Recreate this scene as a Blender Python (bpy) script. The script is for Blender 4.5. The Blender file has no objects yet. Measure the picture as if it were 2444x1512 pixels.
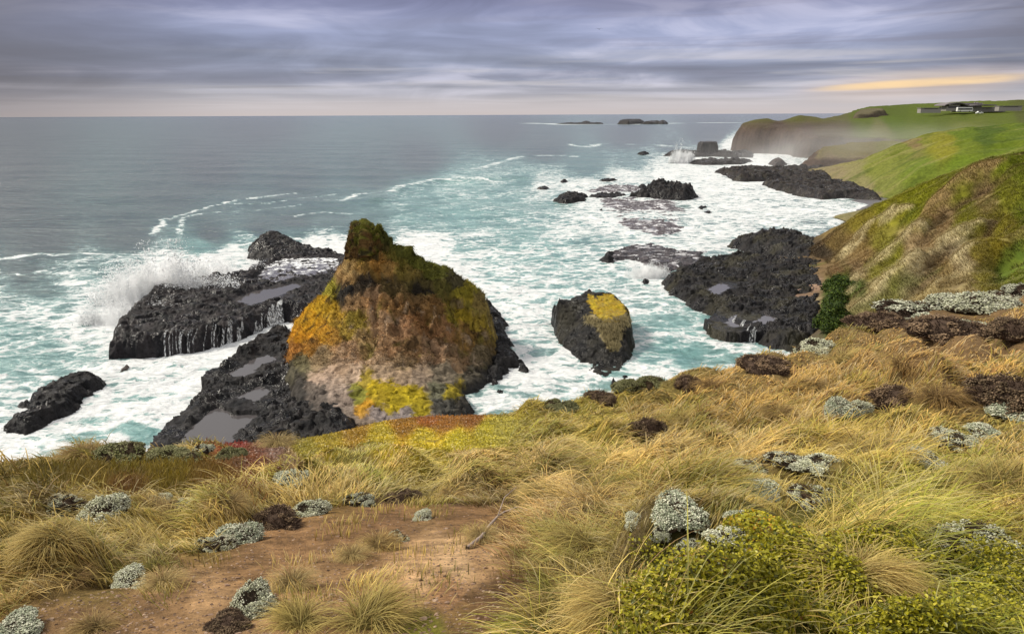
import bpy, math, random
import numpy as np
from mathutils import Matrix, Vector, Euler
SC = bpy.context.scene
COL = SC.collection
rng = np.random.default_rng(7)
random.seed(7)
# ------------------------------------------------------------------ camera
FPX, PW, PH = 1745.0, 2444.0, 1512.0          # focal length / frame in reference units
PITCH, ROLL, CAMZ = math.radians(15.45), math.radians(-0.26), 30.0
cam_d = bpy.data.cameras.new('camera'); cam = bpy.data.objects.new('camera', cam_d); COL.objects.link(cam)
cam_d.sensor_width = 36.0; cam_d.lens = 36.0*FPX/PW; cam_d.clip_start = 0.05; cam_d.clip_end = 200000
CM = Euler((math.pi/2-PITCH, 0, 0)).to_matrix() @ Matrix.Rotation(ROLL, 3, 'Z')
cam.matrix_world = Matrix.Translation((0, 0, CAMZ)) @ CM.to_4x4()
SC.camera = cam
CMN = np.array(CM)

def ray(px, py):
    px = np.asarray(px, float); py = np.asarray(py, float)
    d = np.stack([(px-PW/2)/FPX, (PH/2-py)/FPX, -np.ones_like(px)], -1) @ CMN.T
    return d
def at_z(px, py, z=0.0):
    d = ray(px, py); t = (z-CAMZ)/d[..., 2]
    return np.stack([d[..., 0]*t, d[..., 1]*t, np.zeros_like(t)+z], -1)
def at_y(px, py, Y):
    d = ray(px, py); t = np.asarray(Y, float)/d[..., 1]
    return np.stack([d[..., 0]*t, d[..., 1]*t, CAMZ+d[..., 2]*t], -1)
def proj(x, y, z):
    p = np.stack([x, y, np.asarray(z)-CAMZ], -1) @ CMN
    w = np.maximum(-p[..., 2], 1e-3)
    return PW/2+FPX*p[..., 0]/w, PH/2-FPX*p[..., 1]/w
# ------------------------------------------------------------------ noise
_perm = np.random.default_rng(3).permutation(512).astype(np.int64)
_perm = np.concatenate([_perm, _perm, _perm])
_g = np.random.default_rng(5).normal(size=(512, 3)); _g /= np.linalg.norm(_g, axis=1)[:, None]
def pn(x, y, z=0.0):
    x, y, z = np.broadcast_arrays(np.asarray(x, float), np.asarray(y, float), np.asarray(z, float))
    xi = np.floor(x).astype(np.int64); yi = np.floor(y).astype(np.int64); zi = np.floor(z).astype(np.int64)
    xf = x-xi; yf = y-yi; zf = z-zi
    u = xf*xf*xf*(xf*(xf*6-15)+10); v = yf*yf*yf*(yf*(yf*6-15)+10); w = zf*zf*zf*(zf*(zf*6-15)+10)
    r = 0.0
    for i in (0, 1):
        a = _perm[(xi+i) & 511]
        for j in (0, 1):
            b = _perm[(a+yi+j) & 511]
            for k in (0, 1):
                g = _g[_perm[(b+zi+k) & 511] & 511]
                d = g[..., 0]*(xf-i)+g[..., 1]*(yf-j)+g[..., 2]*(zf-k)
                r = r + (u if i else 1-u)*(v if j else 1-v)*(w if k else 1-w)*d
    return r*1.6
def fbm(x, y, z=0.0, o=4, lac=2.03, gain=0.5):
    s = 0.0; a = 1.0; n = 0.0
    for i in range(o):
        s = s + a*pn(x, y, np.asarray(z)+17.3*i); n += a; a *= gain
        x = np.asarray(x)*lac; y = np.asarray(y)*lac; z = np.asarray(z)*lac
    return s/n
def ridged(x, y, z=0.0, o=4):
    s = 0.0; a = 1.0; n = 0.0
    for i in range(o):
        s = s + a*(1-np.abs(pn(x, y, np.asarray(z)+9.1*i))*2); n += a; a *= 0.5
        x = np.asarray(x)*2.1; y = np.asarray(y)*2.1; z = np.asarray(z)*2.1
    return s/n
def worley(x, y, seed=0):
    """distance to nearest cell point, and a random value of that cell"""
    xi = np.floor(x).astype(np.int64); yi = np.floor(y).astype(np.int64)
    best = np.full(np.shape(x), 9.0); sec = best.copy(); val = np.zeros(np.shape(x))
    for i in (-1, 0, 1):
        for j in (-1, 0, 1):
            h = _perm[(_perm[(xi+i+seed) & 511]+yi+j) & 511]
            dx = xi+i+(h % 61)/61.0-x; dy = yi+j+((h*7) % 53)/53.0-y
            d = np.sqrt(dx*dx+dy*dy)
            m = d < best
            sec = np.where(m, best, np.minimum(sec, d)); val = np.where(m, (h % 97)/97.0, val); best = np.where(m, d, best)
    return best, sec-best, val
def sstep(a, b, x):
    t = np.clip((x-a)/(b-a), 0, 1); return t*t*(3-2*t)
def lerp(a, b, t): return a+(b-a)*t
def inpoly(x, y, P):
    P = np.asarray(P)[:, :2]; c = np.zeros(np.shape(x), bool)
    n = len(P)
    for i in range(n):
        x1, y1 = P[i]; x2, y2 = P[(i+1) % n]
        if y1 == y2: continue
        m = ((y1 > y) != (y2 > y)) & (x < (x2-x1)*(y-y1)/(y2-y1)+x1); c ^= m
    return c
def dline(x, y, P, closed=False):
    P = np.asarray(P)[:, :2]; d = np.full(np.shape(x), 1e9)
    n = len(P) if closed else len(P)-1
    for i in range(n):
        a = P[i]; b = P[(i+1) % len(P)]; e = b-a; L = max(e@e, 1e-9)
        t = np.clip(((x-a[0])*e[0]+(y-a[1])*e[1])/L, 0, 1)
        d = np.minimum(d, np.hypot(x-a[0]-t*e[0], y-a[1]-t*e[1]))
    return d
def sdf(x, y, P):
    d = dline(x, y, P, True); return np.where(inpoly(x, y, P), d, -d)
def rbf_fit(pts, smooth=0.0):
    pts = np.asarray(pts, float); X = pts[:, :2]; n = len(X)
    K = np.linalg.norm(X[:, None]-X[None], axis=2); K += np.eye(n)*(-smooth)
    A = np.zeros((n+3, n+3)); A[:n, :n] = K; A[:n, n] = 1; A[:n, n+1:] = X; A[n, :n] = 1; A[n+1:, :n] = X.T
    s = np.linalg.solve(A, np.concatenate([pts[:, 2], np.zeros(3)]))
    def f(x, y):
        r = s[n]+s[n+1]*x+s[n+2]*y
        for i in range(n):
            r = r+s[i]*np.hypot(x-X[i, 0], y-X[i, 1])
        return r
    return f
def shep(px, py, ctrl, p=4.0, ys=1.0):
    """inverse-distance blend of rows (px, py, v...)"""
    C = np.asarray(ctrl, np.float32); px = np.asarray(px, np.float32); py = np.asarray(py, np.float32); W = np.zeros_like(px); S = [np.zeros_like(px) for _ in range(C.shape[1]-2)]
    for c in C:
        d = np.square(px-c[0]); d += np.square((py-c[1])*np.float32(ys)); d += 30.0; d *= 1e-4
        np.log(d, out=d); d *= np.float32(-p/2); np.exp(d, out=d); W += d
        for k in range(len(S)): S[k] += d*c[2+k]
    return (np.stack(S, -1)/W[..., None]).astype(float)
# ------------------------------------------------------------------ meshes
def new_mesh(name, V, F, attrs=None, smooth=True):
    """F: (n,3) or (n,4) int array"""
    V = np.ascontiguousarray(V, np.float32); F = np.ascontiguousarray(F, np.int32)
    me = bpy.data.meshes.new(name); n, k = F.shape
    me.vertices.add(len(V)); me.vertices.foreach_set('co', V.ravel())
    me.loops.add(n*k); me.loops.foreach_set('vertex_index', F.ravel())
    me.polygons.add(n); me.polygons.foreach_set('loop_start', np.arange(0, n*k, k, dtype=np.int32))
    try: me.polygons.foreach_set('loop_total', np.full(n, k, np.int32))
    except Exception: pass
    me.polygons.foreach_set('use_smooth', np.full(n, bool(smooth)))
    for nm, a in (attrs or {}).items():
        a = np.asarray(a, np.float32)
        if a.ndim == 1:
            at = me.attributes.new(nm, 'FLOAT', 'POINT'); at.data.foreach_set('value', np.ascontiguousarray(a))
        else:
            at = me.attributes.new(nm, 'FLOAT_COLOR', 'POINT')
            at.data.foreach_set('color', np.ascontiguousarray(np.concatenate([a[:, :3], np.ones((len(a), 1), np.float32)], 1)).ravel())
    me.update(); me.validate()
    return me
def obj(name, me, mat=None, parent=None, loc=(0, 0, 0)):
    o = bpy.data.objects.new(name, me); COL.objects.link(o); o.location = loc
    if mat is not None and me is not None and len(me.materials) == 0: me.materials.append(mat)
    if parent is not None: o.parent = parent
    return o
def tag(o, label=None, cat=None, group=None, kind=None):
    if label: o['label'] = label
    if cat: o['category'] = cat
    if group: o['group'] = group
    if kind: o['kind'] = kind
    return o
def empty(name, loc=(0, 0, 0), rz=0.0):
    o = bpy.data.objects.new(name, None); COL.objects.link(o); o.location = loc; o.rotation_euler = (0, 0, rz); o.empty_display_size = 0.1
    return o
def copy_tree(o, parent=None):
    c = o.copy(); COL.objects.link(c)
    if parent is not None: c.parent = parent
    for ch in list(o.children): copy_tree(ch, c)
    return c
def grid_faces(nr, nc, keep=None):
    i = np.arange((nr-1)*(nc-1)); r = i//(nc-1); c = i % (nc-1); a = r*nc+c
    F = np.stack([a, a+1, a+nc+1, a+nc], 1)
    if keep is not None: F = F[keep.reshape(-1)[F].any(1)]
    return F
def compact(V, F, attrs):
    u, inv = np.unique(F, return_inverse=True)
    return V[u], inv.reshape(F.shape), {k: np.asarray(a)[u] for k, a in attrs.items()}
def ico(sub=1):
    t = (1+5**.5)/2
    v = [(-1,t,0),(1,t,0),(-1,-t,0),(1,-t,0),(0,-1,t),(0,1,t),(0,-1,-t),(0,1,-t),(t,0,-1),(t,0,1),(-t,0,-1),(-t,0,1)]
    f = [(0,11,5),(0,5,1),(0,1,7),(0,7,10),(0,10,11),(1,5,9),(5,11,4),(11,10,2),(10,7,6),(7,1,8),(3,9,4),(3,4,2),(3,2,6),(3,6,8),(3,8,9),(4,9,5),(2,4,11),(6,2,10),(8,6,7),(9,8,1)]
    v = [np.array(p)/np.linalg.norm(p) for p in v]
    for _ in range(sub):
        cache = {}; nf = []
        def mid(a, b):
            k = (min(a, b), max(a, b))
            if k not in cache:
                m = v[a]+v[b]; v.append(m/np.linalg.norm(m)); cache[k] = len(v)-1
            return cache[k]
        for a, b, c in f:
            x, y, z = mid(a, b), mid(b, c), mid(c, a); nf += [(a, x, z), (b, y, x), (c, z, y), (x, y, z)]
        f = nf
    return np.array(v), np.array(f)
def tube(P, R, k=5):
    """swept tube along points P with radii R"""
    P = np.asarray(P, float); n = len(P); V = []; F = []
    for i in range(n):
        d = P[min(i+1, n-1)]-P[max(i-1, 0)]; d /= np.linalg.norm(d)+1e-9
        a = np.cross(d, (0.3, 0.2, 1.0)); a /= np.linalg.norm(a)+1e-9; b = np.cross(d, a)
        for j in range(k):
            t = 2*math.pi*j/k; V.append(P[i]+R[i]*(math.cos(t)*a+math.sin(t)*b))
    for i in range(n-1):
        for j in range(k):
            F.append((i*k+j, i*k+(j+1) % k, (i+1)*k+(j+1) % k, (i+1)*k+j))
    return np.array(V), np.array(F)
# ------------------------------------------------------------------ materials
class NT:
    def __init__(s, mat): s.t = mat.node_tree; s.N = s.t.nodes; s.L = s.t.links
    def n(s, typ, inp=None, **kw):
        nd = s.N.new(typ)
        for k, v in kw.items(): setattr(nd, k, v)
        for k, v in (inp or {}).items(): s.set(nd.inputs[k], v)
        return nd
    def set(s, sock, v):
        if isinstance(v, bpy.types.NodeSocket): s.L.new(v, sock)
        elif isinstance(v, bpy.types.Node): s.L.new(v.outputs[0], sock)
        else: sock.default_value = v
    def m(s, op, a, b=0.0, c=0.0, clamp=False):
        nd = s.N.new('ShaderNodeMath'); nd.operation = op; nd.use_clamp = clamp
        s.set(nd.inputs[0], a); s.set(nd.inputs[1], b); s.set(nd.inputs[2], c); return nd.outputs[0]
    def mr(s, v, a, b, c=0.0, d=1.0, smooth=True):
        nd = s.N.new('ShaderNodeMapRange'); nd.interpolation_type = 'SMOOTHSTEP' if smooth else 'LINEAR'
        for i, q in zip(('Value', 'From Min', 'From Max', 'To Min', 'To Max'), (v, a, b, c, d)): s.set(nd.inputs[i], q)
        return nd.outputs[0]
    def mix(s, f, a, b, typ='MIX'):
        nd = s.N.new('ShaderNodeMix'); nd.data_type = 'RGBA'; nd.blend_type = typ
        s.set(nd.inputs[0], f); s.set(nd.inputs[6], a); s.set(nd.inputs[7], b); return nd.outputs[2]
    def noise(s, vec, scale, detail=3.0, rough=0.55, dist=0.0, out=0):
        nd = s.N.new('ShaderNodeTexNoise')
        if vec is not None: s.set(nd.inputs['Vector'], vec)
        s.set(nd.inputs['Scale'], scale); s.set(nd.inputs['Detail'], detail); s.set(nd.inputs['Roughness'], rough); s.set(nd.inputs['Distortion'], dist)
        return nd.outputs[out]
    def attr(s, nm, out='Fac'):
        nd = s.N.new('ShaderNodeAttribute'); nd.attribute_name = nm; return nd.outputs[out]
    def mapv(s, vec, sc=(1, 1, 1), rot=(0, 0, 0), loc=(0, 0, 0)):
        nd = s.N.new('ShaderNodeMapping'); s.set(nd.inputs['Vector'], vec)
        nd.inputs['Scale'].default_value = sc; nd.inputs['Rotation'].default_value = rot; nd.inputs['Location'].default_value = loc; return nd.outputs[0]
    def bump(s, h, strength, dist, normal=None):
        nd = s.N.new('ShaderNodeBump'); s.set(nd.inputs['Height'], h); nd.inputs['Strength'].default_value = strength; nd.inputs['Distance'].default_value = dist
        if normal is not None: s.set(nd.inputs['Normal'], normal)
        return nd.outputs[0]
def new_mat(name):
    m = bpy.data.materials.new(name); m.use_nodes = True; m.node_tree.nodes.clear(); t = NT(m)
    out = t.n('ShaderNodeOutputMaterial'); return m, t, out
def rgba(c): return (c[0], c[1], c[2], 1.0)

def mat_vcol(name, rough=0.9, var=0.35, vscale=3.0, bump=0.5, bdist=0.1, bscale=4.0, spec=0.2, detail=6):
    """colour from the mesh's own colour attribute, broken up by procedural noise"""
    m, t, out = new_mat(name)
    geo = t.n('ShaderNodeNewGeometry'); P = geo.outputs['Position']
    n1 = t.noise(P, vscale, detail, 0.65); f = t.mr(n1, 0.25, 0.75, 1-var, 1+var, False)
    c = t.mix(1.0, t.attr('Col', 'Color'), t.n('ShaderNodeCombineColor', {0: f, 1: f, 2: f}).outputs[0], 'MULTIPLY')
    b = t.bump(t.noise(P, bscale, detail, 0.7), bump, bdist)
    p = t.n('ShaderNodeBsdfPrincipled', {'Base Color': c, 'Roughness': rough, 'Specular IOR Level': spec, 'Normal': b})
    t.L.new(p.outputs[0], out.inputs[0]); return m
def mat_plain(name, col, rough=0.8, spec=0.3, var=0.15, vscale=6.0):
    m, t, out = new_mat(name)
    tc = t.n('ShaderNodeTexCoord'); n1 = t.noise(tc.outputs['Object'], vscale, 4, 0.6); f = t.mr(n1, 0.3, 0.7, 1-var, 1+var, False)
    c = t.mix(1.0, rgba(col), t.n('ShaderNodeCombineColor', {0: f, 1: f, 2: f}).outputs[0], 'MULTIPLY')
    p = t.n('ShaderNodeBsdfPrincipled', {'Base Color': c, 'Roughness': rough, 'Specular IOR Level': spec}); t.L.new(p.outputs[0], out.inputs[0]); return m
def mat_leafy(name, trans=0.3, rough=0.6, spec=0.2, var=0.25):
    m, t, out = new_mat(name)
    oi = t.n('ShaderNodeObjectInfo'); f = t.mr(oi.outputs['Random'], 0, 1, 1-var, 1+var, False)
    c = t.mix(1.0, t.attr('Col', 'Color'), t.n('ShaderNodeCombineColor', {0: f, 1: f, 2: f}).outputs[0], 'MULTIPLY')
    p = t.n('ShaderNodeBsdfPrincipled', {'Base Color': c, 'Roughness': rough, 'Specular IOR Level': spec})
    tr = t.n('ShaderNodeBsdfTranslucent', {'Color': c}); mx = t.n('ShaderNodeMixShader', {0: trans, 1: p.outputs[0], 2: tr.outputs[0]})
    t.L.new(mx.outputs[0], out.inputs[0]); return m
# ------------------------------------------------------------------ sky and light
SUN_EL, SUN_AZ = math.radians(44), math.radians(-75)       # azimuth from +Y towards +X (negative: left)
def build_world():
    w = bpy.data.worlds.new('World'); SC.world = w; w.use_nodes = True; w.node_tree.nodes.clear(); t = NT(w)
    out = t.n('ShaderNodeOutputWorld')
    sky = t.n('ShaderNodeTexSky', sky_type='NISHITA', sun_disc=False, sun_elevation=SUN_EL, sun_rotation=SUN_AZ)
    b1 = t.n('ShaderNodeBackground', {0: sky.outputs[0], 1: 0.05})
    D = t.n('ShaderNodeTexCoord').outputs['Generated']
    s = t.n('ShaderNodeSeparateXYZ', {0: D})
    x, y, z = s.outputs[0], s.outputs[1], s.outputs[2]
    az = t.m('ARCTAN2', x, y); el = t.m('ARCSINE', z)
    # flat cloud sheet seen in perspective
    zz = t.m('ADD', t.m('MAXIMUM', z, 0.0), 0.025)
    cp = t.n('ShaderNodeCombineXYZ', {0: t.m('DIVIDE', x, zz), 1: t.m('DIVIDE', y, zz), 2: 0.0}).outputs[0]
    n1 = t.noise(t.mapv(cp, (0.16, 0.20, 1), (0, 0, 0.35)), 1.0, 4, 0.45, 0.6)
    ae = t.n('ShaderNodeCombineXYZ', {0: az, 1: el, 2: 0.0}).outputs[0]
    n2 = t.noise(t.mapv(ae, (5, 24, 1), (0, 0, 0.06), (5, 2, 0)), 1.0, 6, 0.55, 1.2)
    ae = t.n('ShaderNodeCombineXYZ', {0: az, 1: el, 2: 0.0}).outputs[0]
    st = t.noise(t.mapv(ae, (2.6, 55, 1), (0, 0, 0.01), (3, 7, 0)), 1.0, 5, 0.55, 0.3)     # thin long bands
    # base colour by elevation
    ramp = t.n('ShaderNodeValToRGB'); cr = ramp.color_ramp; cr.interpolation = 'EASE'
    t.set(ramp.inputs[0], t.m('DIVIDE', el, 0.6))
    stops = [(0.0, (.47, .42, .415)), (0.018, (.46, .425, .435)), (0.05, (.335, .335, .385)), (0.075, (.24, .255, .335)), (0.11, (.26, .285, .39)),
             (0.16, (.29, .32, .47)), (0.235, (.19, .20, .32)), (0.32, (.34, .35, .44)), (0.6, (.60, .60, .60)), (1.0, (.74, .72, .70))]
    while len(cr.elements) < len(stops): cr.elements.new(0.5)
    for e, (p, c) in zip(cr.elements, stops): e.position = p; e.color = rgba(c)
    c = ramp.outputs[0]
    # soft light and dark cloud
    f1 = t.mr(n1, 0.33, 0.68, 0.68, 1.34)
    f2 = t.mr(n2, 0.3, 0.7, 0.86, 1.17)
    fade = t.mr(el, 0.0, 0.05, 0.0, 1.0)
    f = t.m('MULTIPLY', f1, f2); f = t.m('ADD', 1.0, t.m('MULTIPLY', t.m('SUBTRACT', f, 1.0), fade))
    warm = t.mr(f, 0.95, 1.35, 0.0, 0.35)
    c = t.mix(warm, c, (.41, .39, .44, 1))
    c = t.mix(1.0, c, t.n('ShaderNodeCombineColor', {0: f, 1: f, 2: f}).outputs[0], 'MULTIPLY')
    # bright bands low over the sea, stronger to the right
    band = t.m('MULTIPLY', t.mr(st, 0.48, 0.66), t.m('MULTIPLY', t.mr(el, 0.012, 0.03), t.mr(el, 0.095, 0.05)))
    band = t.m('MULTIPLY', band, t.mr(az, -0.6, 0.35, 0.08, 0.45))
    c = t.mix(band, c, (.60, .55, .52, 1))
    dband = t.m('MULTIPLY', t.mr(st, 0.5, 0.36), t.m('MULTIPLY', t.mr(el, 0.02, 0.035), t.mr(az, -0.2, 0.5, 0.12, 0.4)))
    c = t.mix(dband, c, (.20, .19, .25, 1))
    # heavier cloud to the far left and far right, with left-hand vignette darkening painted in
    side = t.m('MAXIMUM', t.mr(az, -0.30, -0.64), t.m('MULTIPLY', t.mr(az, 0.40, 0.66), t.mr(el, 0.02, 0.09)))
    side = t.m('MULTIPLY', side, t.mr(el, -0.01, 0.05, 0.45, 0.80)); side = t.m('MULTIPLY', side, t.mr(el, 0.22, 0.14))
    c = t.mix(side, c, (.085, .078, .092, 1))
    # gap of evening light
    u = t.m('DIVIDE', t.m('SUBTRACT', az, 0.488), 0.088)
    v = t.m('DIVIDE', t.m('SUBTRACT', el, t.m('ADD', 0.0325, t.m('MULTIPLY', t.m('SUBTRACT', az, 0.49), 0.055))), 0.0055)
    v = t.m('ADD', v, t.m('MULTIPLY', t.m('SUBTRACT', st, 0.5), 2.6))
    r2 = t.m('ADD', t.m('MULTIPLY', u, u), t.m('MULTIPLY', v, v))
    g = t.m('MULTIPLY', t.mr(r2, 2.2, 0.0), t.mr(n2, .3, .6, .55, 1.0)); c = t.mix(t.m('MULTIPLY', g, 0.72), c, (.98, .68, .30, 1))
    g2 = t.mr(t.m('ADD', t.m('MULTIPLY', t.m('MULTIPLY', u, 0.5), u), t.m('MULTIPLY', t.m('MULTIPLY', v, 0.12), v)), 1.6, 0.0)
    c = t.mix(t.m('MULTIPLY', g2, 0.28), c, (.75, .52, .33, 1))
    b2 = t.n('ShaderNodeBackground', {0: c, 1: 0.93})
    add = t.n('ShaderNodeAddShader', {0: b2.outputs[0], 1: b1.outputs[0]})
    mx = t.n('ShaderNodeMixShader', {0: 0.94, 1: b1.outputs[0], 2: b2.outputs[0]})
    t.L.new(mx.outputs[0], out.inputs[0]); t.N.remove(add)
build_world()
sd = bpy.data.lights.new('sun', 'SUN'); sd.energy = 2.7; sd.angle = math.radians(10); sd.color = (1.0, .93, .80)
so = bpy.data.objects.new('sun', sd); COL.objects.link(so)
_d = Vector((math.sin(SUN_AZ)*math.cos(SUN_EL), math.cos(SUN_AZ)*math.cos(SUN_EL), math.sin(SUN_EL)))
so.rotation_euler = (-_d).to_track_quat('-Z', 'Y').to_euler(); so.location = (0, 0, 80)
SC.view_settings.view_transform = 'Standard'; SC.view_settings.look = 'None'; SC.view_settings.exposure = 0.52; SC.view_settings.gamma = 1.0
SC.render.engine = 'CYCLES'
cy = SC.cycles; cy.max_bounces = 10; cy.diffuse_bounces = 3; cy.glossy_bounces = 3; cy.transmission_bounces = 3; cy.transparent_max_bounces = 12; cy.volume_bounces = 8
cy.use_denoising = True; cy.sample_clamp_indirect = 4.0
try: cy.denoiser = 'OPENIMAGEDENOISE'
except Exception: pass
# ------------------------------------------------------------------ the sea
FOAM = [  # reference x, y, foam cover, turquoise
 (1850,285,0,0),(2000,275,0,0),(1950,290,0,0),(1700,325,0.02,0.02),(0,300,0,0),(600,300,0,0),(1200,310,0,0),(1700,310,0,0),(0,400,0,0),(500,400,0,0),(1000,380,0,.05),(0,500,0,.03),(400,470,0,.1),(700,430,0,.1),
 (900,410,.02,.15),(800,520,.12,.3),(620,550,.04,.12),(500,560,.02,.06),(700,530,.05,.12),(880,560,.15,.3),(300,560,0,.08),(100,570,.03,.03),(850,500,.22,.45),(700,490,.15,.25),
 (1000,470,.38,.75),(1100,450,.42,.9),(1250,430,.36,.7),(1000,520,.33,.8),(1100,520,.32,.95),(1200,480,.36,.85),(1300,500,.42,.75),(1250,560,.42,.9),
 (1100,600,.52,.8),(1180,650,.58,.9),(1300,620,.5,.95),(1350,680,.55,.85),(1000,592,.95,.4),(1060,612,.85,.5),(1120,650,.72,.6),(1180,720,.72,.6),
 (1250,760,.66,.7),(1240,850,.74,.5),(1300,900,.8,.5),(1200,970,.7,.4),(1550,800,.56,.8),(1580,700,.72,.7),(1640,850,.30,1),(1620,820,.36,1),(1700,760,.62,.8),(1750,810,.7,.6),
 (1600,890,.68,.7),(1700,850,.55,.8),(1480,660,.62,.7),(1400,580,.62,.7),(1450,520,.8,.5),(1350,540,.6,.75),(1400,450,.85,.4),(1300,440,.6,.6),(1500,420,.82,.4),
 (1600,410,.9,.3),(1700,440,.9,.25),(1800,470,.85,.2),(1900,510,.8,.2),(2000,520,.72,.12),(1750,520,.8,.2),(1700,560,.75,.2),(1900,550,.66,.1),(1980,560,.55,.05),(1550,640,.88,.4),
 (1500,720,.72,.6),(1500,385,.28,.45),(1400,395,.16,.5),(1300,350,.04,.1),(1500,325,.03,.05),(1600,350,.2,.15),(1650,398,.9,.3),(1800,388,.95,.2),(1850,362,.8,.2),(1745,345,.85,.15),(1600,380,.7,.3),
 (60,650,.18,.1),(100,680,.32,.3),(0,720,.5,.5),(100,740,.55,.7),(200,680,.62,.5),(280,640,.42,.4),(200,760,.7,.5),(100,820,.42,.8),(0,880,.48,.8),(200,850,.52,.7),
 (0,800,.42,.85),(50,950,.58,.6),(250,900,.7,.4),(300,960,.62,.85),(400,900,.7,.85),(500,860,.78,.7),(600,800,.97,.4),(660,770,1.0,.3),(350,1000,.62,.85),
 (250,1040,.62,.9),(100,1070,.68,.75),(0,1090,.74,.6),(420,1000,.72,.75),(335,1022,.34,1),(400,650,.96,.3),(500,630,.9,.4),(560,610,.75,.6),(480,585,.22,.9),
 (600,575,.42,.6),(740,583,.95,.3),(810,590,1.0,.3),(700,560,.15,.35),(300,720,.95,.3),(260,780,.8,.4),(620,640,.95,.3),(700,640,.9,.2),(320,870,.7,.4),(0,1200,.7,.6),(900,1200,.7,.5),(1300,1100,.7,.5)]
LINES = [  # foam lines: points, half width in metres, cover
 ([(362,560),(372,548),(384,538),(392,527),(440,512),(500,492),(560,480),(640,470),(700,460)], 1.5, .95),
 ([(428,556),(432,545),(437,520),(480,509),(540,503),(640,497),(720,488)], 1.3, .78),
 ([(-40,626),(60,612),(180,606),(290,608)], 2.2, .93), ([(-20,662),(60,656),(140,640),(220,632),(300,622)], 1.0, .8),
 ([(935,462),(960,447),(1040,432),(1130,428),(1200,436)], 3.2, .93), ([(1140,403),(1190,386),(1250,373),(1330,371),(1375,374)], 6.0, .85), ([(1180,402),(1240,405)], 5, .6),
 ([(1362,344),(1400,352),(1440,343),(1570,346),(1640,352)], 9.0, .78), ([(1270,294),(1330,297),(1480,297),(1600,294),(1750,293)], 60.0, .85),
 ([(815,478),(850,463),(940,462)], 3.2, .85), ([(705,514),(760,505),(860,508)], 1.3, .85), ([(520,600),(600,578),(680,566),(760,576),(830,590)], 2.4, .95),
 ([(1660,300),(1740,300)], 20, .3), ([(880,530),(1000,526),(1100,532)], 1.5, .6), ([(560,486),(640,484),(740,470),(800,462)], 1.6, .66), ([(780,478),(860,474)],2.0,.7)]
FOAM = [(a, b, min(1, d*(.93 if a > 1380 and d > .5 else 1.1 if d > .4 else 1)), tq) for a, b, d, tq in FOAM]
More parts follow.
